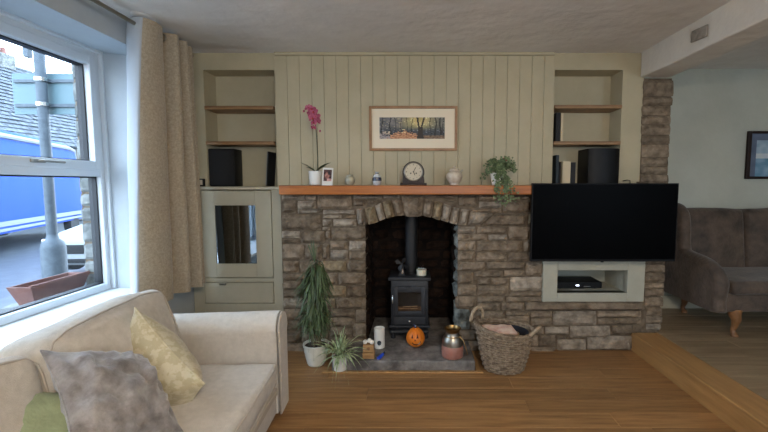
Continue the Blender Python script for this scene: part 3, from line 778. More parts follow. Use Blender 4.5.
# ================================================================ MANTEL ORNAMENTS (mantel top z = 1.389)
MZ = 1.389
def leafstrip(pts, w, up=(0,0,1), fold=.15, tip=True):     # ribbon leaf along pts with a folded midrib
    pts = [Vector(p) for p in pts]; n = len(pts); vs = []; fs = []
    for i, p in enumerate(pts):
        t = (pts[min(i+1, n-1)] - pts[max(i-1, 0)]).normalized()
        side = t.cross(Vector(up)); side = side.normalized() if side.length > 1e-4 else Vector((1,0,0))
        nn = side.cross(t).normalized(); k = i/(n-1)
        ww = w * (math.sin(PI*min(1, k*1.15+.12))**.7 if tip else 1) * .5
        if i == n-1: ww = w*.04
        vs += [p - side*ww + nn*ww*fold, p - nn*ww*fold*.3, p + side*ww + nn*ww*fold]
    for i in range(n-1):
        a = i*3; fs += [(a, a+1, a+4, a+3), (a+1, a+2, a+5, a+4)]
    return vs, fs
def leaf(parent, pts, w, m, name='leaf', up=(0,0,1), fold=.3):
    vs, fs = leafstrip(pts, w, up, fold); mb = MB().add(vs, fs)
    return obj(name, mb, m, parent, smooth='full')
def arc(p0, az, length, rise, droop, n=7):   # curved leaf centreline
    pts = []; p0 = Vector(p0); d = Vector((math.cos(az), math.sin(az), 0))
    for i in range(n):
        t = i/(n-1); pts.append(p0 + d*length*(t**1.1) + Vector((0,0, rise*math.sin(t*PI*.5)*1.0 - droop*t*t)))
    return pts

# orchid
op = aY(316, 184.5, 3.26); ox, oy = op.x, 3.26
orc = thing('orchid', (ox, oy, MZ), 'magenta orchid on one tall stem in a white pot at the left of the mantel', 'orchid')
pt = obj('pot', MB().lathe((ox, oy, MZ), [(.036,0),(.050,.005),(.054,.06),(.056,.112),(.052,.115),(.050,.10),(.046,.098)], 28), M_white, orc, smooth=True)
obj('soil', MB().lathe((ox, oy, MZ+.09), [(.0495,0),(.048,.008)], 20), M_soil, orc)
for (ex_, ey_, ez_), w in (((-.15,-.02,.085), .042), ((.165,-.04,.085), .044), ((-.085,-.07,.035), .036), ((.10,.03,.05), .036)):
    b = Vector((ox, oy, MZ+.105)); e = b + Vector((ex_, ey_, ez_))
    pts = [b.lerp(e, t) + Vector((0,0,.015*math.sin(t*PI))) for t in [i/6 for i in range(7)]]
    leaf(orc, pts, w, M_leafO)
st_pts = [Vector((ox+.012, oy, MZ+.1)), Vector((ox+.018, oy, MZ+.22)), Vector((ox+.012, oy, MZ+.38)), Vector((ox+.008, oy-.01, MZ+.50)), Vector((ox-.01, oy-.02, MZ+.575)), Vector((ox-.04, oy-.03, MZ+.615)), Vector((ox-.065, oy-.04, MZ+.605))]
obj('stem', MB().tube(st_pts, [.0035]*5+[.0025,.0015], 6), M_stem, orc, smooth=True)
obj('support_stick', MB().tube([(ox+.02, oy+.006, MZ+.1), (ox+.016, oy+.004, MZ+.46)], .0022, 5), M_trunk, orc)
def blossom(c, s, yaw, pitch):
    mb = MB(); rm = rotm(pitch, 0, yaw); c = Vector(c)
    for k, (ang, l, w) in enumerate(((90,1,.55),(210,.95,.5),(330,.95,.5),(25,1.05,.95),(155,1.05,.95))):
        a = math.radians(ang); d = Vector((math.cos(a), 0, math.sin(a))); sd = Vector((-math.sin(a), 0, math.cos(a)))
        vs = [Vector((0,0,0))]; 
        for t, ww in ((.35,.7),(.7,1),(1,.25)):
            vs += [d*l*s*t - sd*w*s*.5*ww + Vector((0,-.12*s*t,0)), d*l*s*t + sd*w*s*.5*ww + Vector((0,-.12*s*t,0))]
        vs = [rm @ v + c for v in vs]
        mb.add(vs, [(0,1,2),(1,3,4,2),(3,5,6,4)])
    fl_ = obj('blossom', mb, M_petal, orc, smooth='full')
    obj('lip', MB().sphere(c + rm @ Vector((0,-.01,-.003)), s*.22, 8, 6), MATS['red_blossom'], fl_, smooth='full')
for i, (dx, dz, s) in enumerate(((-.035,.600,.026),(-.012,.585,.030),(.008,.560,.032),(-.018,.548,.030),(.022,.528,.031),(.000,.515,.031),(.026,.492,.028),(.006,.478,.026),(.004,.44,.020))):
    blossom((ox+dx, oy-.035-(i % 3)*.012, MZ+dz+.012), s*1.2, R.uniform(-.7,.7), R.uniform(-.4,.3))
for dx, dz in ((-.062,.603),(-.075,.585),(.05,.43)): obj('bud', MB().sphere((ox+dx, oy-.04, MZ+dz), .008, 8, 6, (1,1,1.3)), M_petal, orc, smooth='full')

# standing photo card
cx_ = aY(327.5, 184, 3.20).x
pc = thing('photo_card', (cx_, 3.20, MZ), 'small white-bordered photo print propped against the orchid pot', 'photo')
rmc = rotm(-.14, math.radians(2), 0)
cb_ = MB().box((-.042,-.001,0),(.042,.001,.140)); cb_.v = [rmc @ v + Vector((cx_, 3.19, MZ)) for v in cb_.v]
obj('card', cb_, M_white, pc)
def fotof(u, v):
    n_ = noise.noise(Vector((u*4, v*5, 3)))
    a = (150,96,84) if (u-.45)**2+(v-.5)**2 < .09 else (70,40,38)
    if (u-.7)**2+(v-.72)**2 < .03: a = (38,24,26)
    if v < .25 and u > .4: a = (196,150,140)
    return tuple(max(0, min(255, c + n_*50)) for c in a)
p00 = rmc @ Vector((-.032,-.0022,.034)) + Vector((cx_,3.19,MZ)); U = rmc @ Vector((.064,0,0)); V = rmc @ Vector((0,0,.092))
painted('print', p00, U, V, 14, 18, fotof, M_print, pc)

# little celadon pot
v1 = aY(350, 184, 3.24).x
t = obj('round_pot', MB().lathe((v1, 3.24, MZ), [(.020,0),(.024,.003),(.040,.028),(.043,.045),(.038,.064),(.026,.076),(.026,.083),(.030,.086),(.025,.086),(.022,.076),(.032,.05)], 28), M_celadon, smooth=True, loc=(v1,3.24,MZ))
tag(t, 'small round celadon pot on the mantel, right of the photo card', 'pot')
# blue and white vase
v2 = aY(377, 184, 3.24).x
t = obj('small_vase', MB().lathe((v2, 3.24, MZ), [(.022,0),(.026,.003),(.036,.03),(.037,.05),(.030,.075),(.014,.09),(.012,.10),(.018,.108),(.014,.108),(.009,.10)], 28), M_bw, smooth=True, loc=(v2,3.24,MZ))
tag(t, 'small white and blue vase with dark waistband on the mantel left of the clock', 'vase')
obj('painted_band', MB().lathe((v2, 3.24, MZ), [(.0365,.036),(.0385,.045),(.0375,.056),(.0345,.064)], 28, cap=False), M_navy, t, smooth='full')
obj('painted_band', MB().lathe((v2, 3.24, MZ), [(.0135,.094),(.0135,.100)], 20, cap=False), M_navy, t, smooth='full')
# ginger jar
v3 = aY(454.3, 184, 3.24).x
gj = thing('ginger_jar', (v3, 3.24, MZ), 'bulbous cream and brown lidded jar on the mantel right of the clock', 'jar')
obj('jar_body', MB().lathe((v3, 3.24, MZ), [(.030,0),(.036,.004),(.036,.016),(.052,.034),(.064,.06),(.064,.082),(.052,.102),(.034,.112),(.030,.116)], 32), M_jar, gj, smooth=True)
ld = obj('lid', MB().lathe((v3, 3.24, MZ), [(.038,.114),(.040,.122),(.034,.132),(.014,.138),(.008,.142),(.011,.148),(.008,.154),(.002,.156)], 28), M_jar, gj, smooth=True)
obj('spout', MB().tube([(v3+.045,3.24,MZ+.095),(v3+.058,3.235,MZ+.118),(v3+.068,3.235,MZ+.122)], [.010,.008,.007], 10), M_celadon, gj, smooth=True)
# clock
kx = aY(413.5, 184, 3.24).x
ck = thing('mantel_clock', (kx, 3.24, MZ), 'round-topped dark wooden mantel clock with pale dial', 'clock')
def hump(r_, zc, w, z0):
    pts = [(-w, z0), (-w, z0+.02)]
    for i in range(17):
        a = PI + .35 - (PI+.7)*i/16; pts.append((r_*math.cos(a), zc + r_*math.sin(a)))
    return pts + [(w, z0+.02), (w, z0)]
hp = hump(.088, .103, .088, .018)
obj('case', MB().prism([(kx+x, 3.205, MZ+z) for x, z in hp], (0, .07, 0)), M_clockw, ck, smooth=True)
obj('plinth', MB().bbox((kx-.106, 3.195, MZ), (kx+.106, 3.285, MZ+.020), .005), M_clockw, ck)
def disc(mb, c, r, t, n=32):   # disc facing -Y
    vs = []; 
    for yy in (0, -t):
        for k in range(n): a = 2*PI*k/n; vs.append(Vector(c) + Vector((r*math.cos(a), yy, r*math.sin(a))))
    return mb.add(vs, [tuple(range(n)), tuple(range(2*n-1, n-1, -1))] + [(k, (k+1) % n, n+(k+1) % n, n+k) for k in range(n)])
cz = MZ+.108
def ringY(c, r, rt, n=36): return MB().tube([Vector(c)+Vector((r*math.cos(2*PI*k/n), 0, r*math.sin(2*PI*k/n))) for k in range(n)], rt, 8, closed=True)
obj('bezel', ringY((kx, 3.202, cz), .072, .005), M_nickel, ck, smooth=True)
dl = obj('dial', disc(MB(), (kx, 3.205, cz), .070, .003), M_dial, ck)
nm_ = MB()
for k in range(12):
    a = 2*PI*k/12; rr_ = rotm(0, a, 0)
    for off in ((0,) if k % 3 else (-.003, .003)):
        b_ = MB().box((off-.0012, -.001, .050), (off+.0012, 0, .062)); b_.v = [rr_ @ v + Vector((kx, 3.2015, cz)) for v in b_.v]; nm_.add(b_.v, b_.f)
nm_o = obj('numerals', nm_, M_blackm, dl); nm_o['kind'] = 'stuff'
for ang, l, w in ((28, .050, .003), (158, .034, .004)):
    b_ = MB().prism([(-w/2,0,0),(w/2,0,0),(w*.9,0,l*.6),(0,0,l),(-w*.9,0,l*.6)], (0,.001,0)); rr_ = rotm(0, math.radians(ang), 0)
    b_.v = [rr_ @ v + Vector((kx, 3.199, cz)) for v in b_.v]; obj('hand', b_, M_blackm, ck)
for dx in (-.022, 0, .022):
    obj('winding_hole', disc(MB(), (kx+dx, 3.2012, cz-(.012 if dx else 0)), .006, .001, 14), M_blackm, ck)

# picture on the panelling
pz = thing('woodland_picture', (0,0,0), 'oak-framed woodland picture with wide cream mount on the panelling', 'picture')
a0 = aY(369.5, 151, YP); a1 = aY(457.3, 106.3, YP)
px0, px1, pz0, pz1 = a0.x, a1.x, a0.z, a1.z
pz.location = ((px0+px1)/2, YP, pz0)
f = MB(); w = .022; y0, y1 = YP-.024, YP-.001
f.bbox((px0, y0, pz0), (px0+w, y1, pz1), .004); f.bbox((px1-w, y0, pz0), (px1, y1, pz1), .004); f.bbox((px0+w, y0, pz0), (px1-w, y1, pz0+w), .004); f.bbox((px0+w, y0, pz1-w), (px1-w, y1, pz1), .004)
obj('frame', f, M_fr_oak, pz)
obj('mount', MB().box((px0+w-.002, YP-.010, pz0+w-.002), (px1-w+.002, YP-.002, pz1-w+.002)), M_mount, pz)
def wood(u, v):
    n1 = noise.noise(Vector((u*9, v*5, 1))); n2 = noise.noise(Vector((u*30, v*22, 4)))
    gl = math.exp(-((u-.60)/.24)**2 - ((v-.85)/.45)**2)
    c = [96+120*gl+30*n1, 98+95*gl+26*n1, 92+35*gl+26*n1]
    if u < .35: c = [c[0]+30*n2+10, c[1]+24*n2+6, c[2]+12]
    if v < .55:
        m_ = min(1, (.55-v)/.2); d = [64+36*n2, 70+36*n2, 76+40*n2]; c = [a*(1-m_)+b*m_ for a, b in zip(c, d)]
    if v < .12+.26*max(0, 1-abs(u-.38)/.26)+.22*n2 and .10 < u < .60: c = [190+60*n2, 136+60*n2, 98+50*n2]
    if u < .16 and v < .35 and n2 > -.1: c = [176+40*n1, 160+30*n1, 150]
    if v < .16 and u > .6: c = [120+60*n2, 96+50*n2, 74+40*n2]
    for tx, tw in ((.04,.008),(.165,.009),(.24,.004),(.33,.005),(.42,.004),(.50,.005),(.78,.006),(.86,.010),(.93,.013),(.975,.006)):
        if abs(u-tx-.01*math.sin(v*7+tx*40)) < tw and v > .18: c = [x*.42 for x in c]
    dt = .026+.05*max(0, .28-v)*1.4
    if (v < .55 and abs(u-.625) < dt+.012) or (v >= .5 and (abs(u-.605-(.55-v)*-.0 + (v-.5)*.05) < .014 or abs(u-.640-(v-.5)*.09) < .013)): c = [46, 38, 30]
    if n2 > .42 and v > .3: c = [x*1.35+14 for x in c]
    return tuple(max(6, min(250, x)) for x in c)
b0 = aY(379.6, 138.8, YP-.0105); b1 = aY(444.8, 117.4, YP-.0105)
painted('print', (b0.x, YP-.0108, b0.z), (b1.x-b0.x,0,0), (0,0,b1.z-b0.z), 110, 38, wood, M_print, pz)

# trailing ivy
ix = aY(497, 184, 3.25).x; iy = 3.24
iv = thing('trailing_ivy', (ix, iy, MZ), 'bushy trailing ivy spilling from a white pot over the right of the mantel', 'plant')
obj('pot', MB().lathe((ix, iy, MZ), [(.036,0),(.042,.004),(.052,.06),(.055,.098),(.050,.10),(.047,.09)], 26), M_white, iv, smooth=True)
obj('soil', MB().lathe((ix, iy, MZ+.078), [(.047,0),(.045,.008)], 18), M_soil, iv)
fol = MB(); stm = MB()
def ivyleaf(c, s, nrm, spin):
    nrm = Vector(nrm).normalized(); a = nrm.orthogonal().normalized(); b = nrm.cross(a)
    ca, sa = math.cos(spin), math.sin(spin); u = a*ca+b*sa; w = b*ca-a*sa
    P = [(0,-.5),(.35,-.62),(.6,-.1),(.28,.1),(.0,.75),(-.28,.1),(-.6,-.1),(-.35,-.62)]
    c = Vector(c); fol.add([c+nrm*s*.12] + [c+(u*x+w*y_)*s for x, y_ in P], [(0, i+1, (i+1) % 8+1) for i in range(8)])
top = Vector((ix, iy, MZ+.10))
for s_ in range(46):
    az = R.uniform(0, 2*PI); 
    if s_ < 24: az = R.uniform(-PI*.98, -.02)
    trail = s_ < 16
    L_ = R.uniform(.06, .16) if not trail else R.uniform(.06, .13)
    tx = math.cos(az)*L_ + (.035 if trail else .02); ty = math.sin(az)*L_*.8
    if ty > .14: ty = .13
    up_ = R.uniform(.02, .13) if not trail else R.uniform(.01, .05); dn = R.uniform(.0, .08) if not trail else R.uniform(.12, .30)
    if trail: ty = min(ty, -.135) if R.random() < .9 else ty; 
    pts = []
    for k in range(9):
        q = k/8; pts.append(top + Vector((tx*q**.8, ty*min(1, q*1.5) if trail else ty*q, up_*math.sin(PI*min(q*1.3, 1)*.6) - dn*max(0, q-.25)*1.33)))
    stm.tube(pts, .0015, 4)
    for k in range(1, 9):
        for r2 in range(3):
            c = pts[k] + Vector((R.uniform(-.02,.02), R.uniform(-.02,.012), R.uniform(-.02,.02)))
            if c.y > YP-.02: c.y = YP-.02
            if c.z < MZ+.01 and c.y > 3.12: c.y = 3.115 - R.random()*.02
            ivyleaf(c, R.uniform(.010, .018), (R.uniform(-.7,.7), -1, R.uniform(-.2,1)), R.uniform(0, 6.3))
obj('stems', stm, M_stem, iv)['kind'] = 'stuff'
obj('foliage', fol, M_ivy, iv)['kind'] = 'stuff'
for dx, dz in ((.06,.215),(.075,.20),(.05,.198),(.068,.225)): obj('red_flower', MB().sphere((ix+dx-.01, iy-.02, MZ+dz), .0085, 8, 6, (1.2,1,.8)), M_redfl, iv, smooth='full')

# ================================================================ ALCOVE CONTENTS
def speaker(x0, x1, z0, z1, y0, lab, nm='loudspeaker'):
    t = thing(nm, ((x0+x1)/2, y0+.08, z0), lab, 'speaker')
    obj('cabinet', MB().bbox((x0, y0+.012, z0), (x1, YB-.01, z1), .008), M_black, t, smooth=True)
    obj('grille', MB().rbox(((x0+x1)/2, y0+.008, (z0+z1)/2), ((x1-x0)/2-.005, .010, (z1-z0)/2-.006), .008, 2), M_blackm, t, smooth=True)
    return t
p = aY(206.5, 186, 3.50); q = aY(233.5, 148.5, 3.50)
speaker(p.x, q.x, 1.379, q.z, 3.50, 'black loudspeaker standing on the cupboard ledge in the left alcove')
p = aY(589.5, 186, 3.40); q = aY(622, 148.5, 3.40)
t = thing('loudspeaker', ((p.x+q.x)/2, 3.45, 1.396), 'black loudspeaker with rounded front in the right alcove above the television', 'speaker')
x0, x1, z1 = p.x, q.x, q.z
pf = [(x0, YB-.02)] + [(x0+(x1-x0)*k/10, 3.44-.035*math.sin(PI*k/10)**.6) for k in range(11)] + [(x1, YB-.02)]
obj('cabinet', MB().prism([(a, b, 1.396) for a, b in pf], (0, 0, z1-1.396)), M_black, t, smooth=True)
obj('top_cap', MB().prism([(x0+(a-x0)*.98+.001, b+.004, z1) for a, b in pf], (0, 0, .004)), M_blackm, t)
# framed board leaning at the right of the left alcove
p = aY(268, 186, 3.52)
t = thing('leaning_board', (p.x, 3.56, 1.379), 'thin grey-edged black board leaning against the right side of left alcove', 'board')
lb = MB().box((-.012, -.09, 0), (0, .09, .30)); rl = rotm(0, math.radians(4), 0); lb.v = [rl @ v + Vector((p.x+.006, 3.58, 1.381)) for v in lb.v]
obj('panel', lb, M_blackm, t)
le = MB().box((-.016, -.094, 0), (-.010, -.088, .30)).box((-.016, .084, 0), (-.010, .09, .30)).box((-.016, -.094, .294), (-.010, .09, .30)); le.v = [rl @ v + Vector((p.x+.006, 3.58, 1.381)) for v in le.v]
obj('edge_frame', le, M_nickel, t)
# small dial thermometer at the left end of the ledge
p = aY(200.5, 181, 3.42)
t = thing('small_clock', (p.x, 3.43, 1.379), 'tiny black square clock with white face at the left end of the cupboard ledge', 'clock')
obj('case', MB().bbox((p.x-.024, 3.425, 1.379), (p.x+.024, 3.455, 1.446), .006), M_black, t)
obj('face', MB().bbox((p.x-.013, 3.4235, 1.393), (p.x+.013, 3.427, 1.434), .001), M_dial, t)
# books
def book(px0_, px1_, pyt, zb, y0, m, lab, grp=None, lean=0):
    a = aY(px0_, pyt, y0); b = aY(px1_, pyt, y0); w = b.x-a.x; h = a.z-zb
    t = thing('book', ((a.x+b.x)/2, y0+.08, zb), lab, 'book', 'books in the right alcove')
    obj('cover', MB().bbox((a.x, y0, zb), (a.x+.003, y0+.14, zb+h), .001).bbox((b.x-.003, y0, zb), (b.x, y0+.14, zb+h), .001).bbox((a.x, y0-.002, zb), (b.x, y0+.003, zb+h), .0012), m, t)
    obj('pages', MB().box((a.x+.003, y0+.004, zb+.003), (b.x-.003, y0+.136, zb+h-.004)), M_mount, t)
    return t
book(556.3, 560.7, 112.5, 1.766, 3.50, M_bookb, 'black book at the left end of the lower right alcove shelf')
book(561.2, 563.6, 113, 1.766, 3.50, M_bookc, 'thin cream-spined book beside a black one on the right alcove shelf')
book(556.3, 559.2, 155, 1.396, 3.50, M_bookg, 'slate blue book at far left behind the television top edge')
book(559.5, 562.3, 162, 1.396, 3.50, M_bookb, 'thin black book immediately left of the thick cream book')
book(562.8, 570.8, 161.3, 1.396, 3.46, M_bookc, 'thick cream-spined book standing above the television')
book(571.2, 575.8, 162.3, 1.396, 3.48, M_bookb, 'black book immediately right of the thick cream book')
c_ = [aY(623,181,3.45), aY(627,180,3.42), aY(630,180.5,3.42), aY(630,184,3.42)]
t = obj('cable', MB().tube([tuple(v) for v in c_], .004, 6), M_black, smooth=True, loc=tuple(c_[0])); tag(t, 'short black cable end beside the right alcove speaker', 'cable')

# ================================================================ TELEVISION
tv = thing('television', (1.475, 3.12, .79), 'large switched-off black flat television on a wall arm over the stonework', 'television')
T = [aY(532,184,3.12), aY(679.3,182.6,3.12), aY(676.6,261.6,3.12), aY(531.2,261.6,3.12)]
tx0, tx1 = T[0].x+.002, T[1].x; tz0, tz1 = T[3].z, T[0].z+.006
obj('bezel', MB().bbox((tx0, 3.12, tz0), (tx1, 3.155, tz1), .004), M_black, tv)
obj('screen', MB().box((tx0+.008, 3.1185, tz0+.018), (tx1-.008, 3.1205, tz1-.008)), M_screen, tv)
obj('rear_housing', MB().rbox(((tx0+tx1)/2, 3.17, (tz0+tz1)/2-.08), ((tx1-tx0)/2-.14, .022, .18), .015, 2), M_black, tv, smooth=True)
obj('status_light', MB().bbox((1.462, 3.117, tz0-.006), (1.482, 3.135, tz0+.001), .002), M_blackm, tv)
am = obj('wall_arm', MB().bbox((1.36, 3.19, 1.02), (1.60, 3.20, 1.20), .003).bbox((1.44, 3.195, 1.09), (1.50, 3.255, 1.13), .004).bbox((1.38, 3.248, 1.0), (1.56, 3.262, 1.22), .003), M_iron, tv)
# set-top box
bx = thing('media_box', (1.42, 3.42, .498), 'flat black media box with a small white light inside the cream niche', 'media player')
obj('casing', MB().bbox((1.20, 3.38, .505), (1.60, 3.60, .560), .006), M_black, bx)
for xx in (1.25, 1.55): obj('foot', MB().lathe((xx, 3.42, .4975), [(.012,0),(.012,.008)], 12), M_blackm, bx)
l_ = mat('status_lamp', (235,240,255), .4, emis=(220,232,255), estr=6)
obj('status_lamp', MB().bbox((1.375, 3.377, .528), (1.40, 3.381, .534), .001), l_, bx)
obj('display', MB().bbox((1.44, 3.377, .518), (1.50, 3.381, .526), .001), M_chrome, bx)

# ================================================================ STOVE
sx0, sx1, SY, sz0, HZ = -.226, .116, 3.335, .16, .079
sc_ = (sx0+sx1)/2
sv = thing('wood_stove', (sc_, SY, HZ), 'small black cast iron wood-burning stove in the arched fireplace', 'stove')
bd = MB(); bd.bbox((sx0+.012, SY+.005, .19), (sx1-.012, SY+.27, .585), .01)
obj('body', bd, M_iron, sv, smooth=True)
obj('top_plate', MB().bbox((sx0-.008, SY-.015, .585), (sx1+.008, SY+.29, .612), .006), M_iron, sv, smooth=True)
obj('base_plate', MB().bbox((sx0-.004, SY-.012, .175), (sx1+.004, SY+.28, .195), .006), M_iron, sv)
dx0, dx1, dz0, dz1 = sx0+.035, sx1-.035, .285, .535; fw = .038
dm = MB(); yy = SY-.014
dm.bbox((dx0, yy, dz0), (dx0+fw, SY+.004, dz1), .005); dm.bbox((dx1-fw, yy, dz0), (dx1, SY+.004, dz1), .005); dm.bbox((dx0+fw, yy, dz0), (dx1-fw, SY+.004, dz0+fw), .005); dm.bbox((dx0+fw, yy, dz1-fw-.012), (dx1-fw, SY+.004, dz1), .005)
sd = obj('door', dm, M_iron, sv, smooth=True)
obj('pane', MB().box((dx0+fw-.004, SY-.004, dz0+fw-.004), (dx1-fw+.004, SY-.001, dz1-fw-.008)), M_stoveglass, sd)
obj('firebrick', MB().bbox((dx0+fw, SY+.0035, dz0+fw), (dx1-fw, SY+.0045, dz0+.075), .0004), M_ember, sv)
obj('dark_interior', MB().box((dx0+fw, SY+.0025, dz0+.078), (dx1-fw, SY+.0048, dz1-fw-.01)), M_ironD, sv)
for k in range(2): 
    obj('log', MB().tube([(dx0+fw+.01+.03*k, SY-.0005, dz0+.055+.018*k), (dx1-fw-.03, SY-.0005, dz0+.058+.02*k)], .004, 8), M_log, sv)
obj('handle', MB().tube([(dx0-.006, SY-.016, .39), (dx0-.006, SY-.038, .40), (dx0-.006, SY-.040, .44), (dx0-.006, SY-.030, .455)], .007, 8).sphere((dx0-.006, SY-.034, .462), .010), M_chrome, sv, smooth=True)
obj('air_dial', disc(MB(), (sc_, SY-.014, .548-.035), .024, .012, 20), M_iron, sv)
obj('ash_drawer', MB().bbox((dx0, SY-.012, .205), (dx1, SY+.006, .272), .005), M_iron, sv)
obj('ash_lip', MB().bbox((sx0+.01, SY-.065, .150), (sx1-.01, SY+.0, .172), .006), M_iron, sv)
obj('drawer_knob', MB().sphere((sc_, SY-.026, .240), .012).tube([(sc_, SY-.01, .24), (sc_, SY-.026, .24)], .006, 8), MATS['polished_metal'], sv, smooth=True)
for hz_ in (.33, .49): obj('hinge', MB().tube([(dx1+.008, SY-.008, hz_-.02), (dx1+.008, SY-.008, hz_+.02)], .008, 8), M_iron, sv)
for xx in (sx0+.03, sx1-.03):
    for yv in (SY+.02, SY+.24):
        obj('leg', MB().lathe((xx, yv, HZ), [(.020,0),(.022,.008),(.014,.03),(.018,.08),(.022,.098)], 12), M_iron, sv, smooth=True)
obj('flue_pipe', MB().lathe((sc_+.012, SY+.19, .612), [(.066,0),(.066,.012),(.056,.014),(.056,.62)], 24), M_ironD, sv, smooth=True)
# candle jar and fan on the stove
jx = aY(421.5, 277, 3.42).x
cj = thing('candle_jar', (jx, 3.42, .6125), 'cream candle in a glass jar on top of the stove', 'candle')
obj('wax', MB().lathe((jx, 3.42, .614), [(.042,0),(.043,.05),(.012,.048)], 24), M_candle, cj, smooth=True)
obj('jar', MB().lathe((jx, 3.42, .6125), [(.044,0),(.046,.004),(.046,.078),(.043,.085),(.043,.075)], 24, cap=False), M_glassj, cj, smooth='full')
obj('wick', MB().tube([(jx,3.42,.66),(jx+.001,3.42,.676)], .0015, 5), M_blackm, cj)
fx = aY(402, 277, 3.42).x
fn = thing('stove_fan', (fx, 3.42, .6125), 'small black heat-powered fan on top of the stove beside the candle', 'fan')
obj('base', MB().prism([(fx-.030,3.40,.6125),(fx+.030,3.40,.6125),(fx+.018,3.40,.64),(fx+.014,3.40,.70),(fx-.014,3.40,.70),(fx-.018,3.40,.64)], (0,.04,0)), M_ironD, fn)
obj('silver_fin', MB().prism([(fx-.004,3.398,.635),(fx+.012,3.398,.63),(fx+.014,3.398,.66),(fx+.006,3.398,.675)], (0,-.003,0)), M_chrome, fn)
for k in range(4):
    rr_ = rotm(0, k*PI/2+.4, 0)
    b_ = MB().add([(-.006,0,.008),(.008,.008,.01),(.022,.012,.05),(.0,.004,.062),(-.014,-.004,.045)], [(0,1,2,3,4)]); b_.v = [rr_ @ v + Vector((fx, 3.385, .715)) for v in b_.v]
    obj('blade', b_, M_ironD, fn)
obj('hub', MB().tube([(fx,3.40,.715),(fx,3.378,.715)], .010, 12), M_ironD, fn)

# ================================================================ HEARTH THINGS (slab top z = .082)
HT = .082
def onh(px, py): return aZ(px, py, HT)
# pumpkin
c = onh(415.5, 348.5); c.y += .05
pk = thing('carved_pumpkin', tuple(c), 'small orange ceramic pumpkin with carved smiling face on the hearth slab', 'pumpkin')
prof = []
n_ = 48; vs = []; fs = []; H_ = .152; RX = .078
for i in range(15):
    t = i/14; z = H_*t; r_ = RX*(math.sin(PI*(t*.90+.05)))**.55*(1.06-.14*t)
    for k in range(n_):
        a = 2*PI*k/n_; g_ = 1 - .035*abs(math.cos(a*5))**6
        vs.append(c + Vector((r_*g_*math.cos(a), r_*g_*math.sin(a), z)))
for i in range(14):
    for k in range(n_): fs.append((i*n_+k, i*n_+(k+1) % n_, (i+1)*n_+(k+1) % n_, (i+1)*n_+k))
fs.append(tuple(reversed(range(n_)))); fs.append(tuple(14*n_+k for k in range(n_)))
pb = obj('shell', MB().add(vs, fs), M_orange, pk, smooth=True)
def onp(x, z):   # point on the front of the pumpkin
    t = max(.02, min(.98, z/H_)); r_ = RX*(math.sin(PI*(t*.90+.05)))**.55*(1.06-.14*t)
    return c + Vector((x, -math.sqrt(max(1e-6, r_*r_-x*x)) - .0008, z))
def carve(name, poly, m=M_pumpD):
    pp = [onp(x, z) for x, z in poly]; ctr = onp(sum(x for x, z in poly)/len(poly), sum(z for x, z in poly)/len(poly))
    vs_ = [ctr] + pp; obj(name, MB().add(vs_, [(0, i+1, (i+1) % len(pp)+1) for i in range(len(pp))]), m, pk)
carve('eye', [(-.034,.092),(-.018,.090),(-.026,.122)]); carve('eye', [(.006,.092),(.024,.092),(.016,.122)]); carve('nose', [(-.010,.072),(.004,.072),(-.003,.088)])
for (x, z), (x2, z2) in (((-.028,.060),(-.010,.045)),((-.010,.045),(.012,.042)),((.012,.042),(.028,.050)),((.028,.050),(.042,.068))):
    carve('mouth', [(x, z), (x, z-.009), (x2, z2-.011), (x2, z2)])
carve('tooth', [(.018,.044),(.036,.060),(.036,.044),(.020,.034)], M_candle)
obj('stalk', MB().tube([tuple(c+Vector((0,0,H_-.004))), tuple(c+Vector((-.006,0,H_+.022))), tuple(c+Vector((-.018,0,H_+.032)))], [.010,.008,.006], 8), M_navy, pk, smooth=True)
# white canister
c = onh(379, 349.5); c.y += .045
cn = thing('white_canister', tuple(c), 'tall white lidless ceramic canister with dark round motif on the left of the hearth', 'canister')
obj('cylinder', MB().lathe(c, [(.040,0),(.0435,.004),(.0435,.160),(.041,.163),(.039,.155),(.039,.12)], 30), M_white, cn, smooth=True)
md = MB(); 
for k in range(24):
    pass
vs_ = []; 
for k in range(20):
    a = 2*PI*k/20; x = .002+.017*math.cos(a); z = .052+.020*math.sin(a); vs_.append(c + Vector((x, -math.sqrt(.0442**2-x*x), z)))
obj('motif', MB().add([c+Vector((.002,-.0444,.052))]+vs_, [(0, i+1, (i+1) % 20+1) for i in range(20)]), M_bookg, cn)
# wooden block box with white knob
c = onh(368.5, 358.5); c.y += .02
wb = thing('wooden_match_box', tuple(c), 'small square wooden box topped with white knobs, left of the white canister', 'box')
obj('drawer_box', MB().bbox(c+Vector((-.045,-.030,0)), c+Vector((.045,.040,.045)), .004), M_tv_wood, wb)
obj('upper_box', MB().bbox(c+Vector((-.041,-.026,.048)), c+Vector((.041,.036,.105)), .004), M_tv_wood, wb)
obj('heart', disc(MB(), tuple(c+Vector((0,-.027,.078))), .012, .002, 16), M_leg, wb)
for dx, dz in ((-.026,.122),(.006,.132),(.024,.120)): obj('knob', MB().sphere(c+Vector((dx,0,dz)), .018, 12, 8), M_white, wb, smooth='full')
# blue lighter
c = onh(379.5, 360); 
lt = thing('plastic_handle', tuple(c), 'short bright blue plastic handle lying on the hearth in front of the canister', 'lighter')
d_ = Vector((.035, .05, 0)); e_ = c + Vector((-.012,-.005,.013))
obj('body', MB().tube([tuple(e_), tuple(e_+d_*.5+Vector((0,0,.004))), tuple(e_+d_+Vector((0,0,.014)))], [.013,.014,.011], 10), M_blue, lt, smooth=True)
obj('cap', MB().tube([tuple(e_+d_+Vector((0,0,.014))), tuple(e_+d_*1.35+Vector((0,0,.022)))], [.008,.006], 8), M_navy, lt, smooth=True)
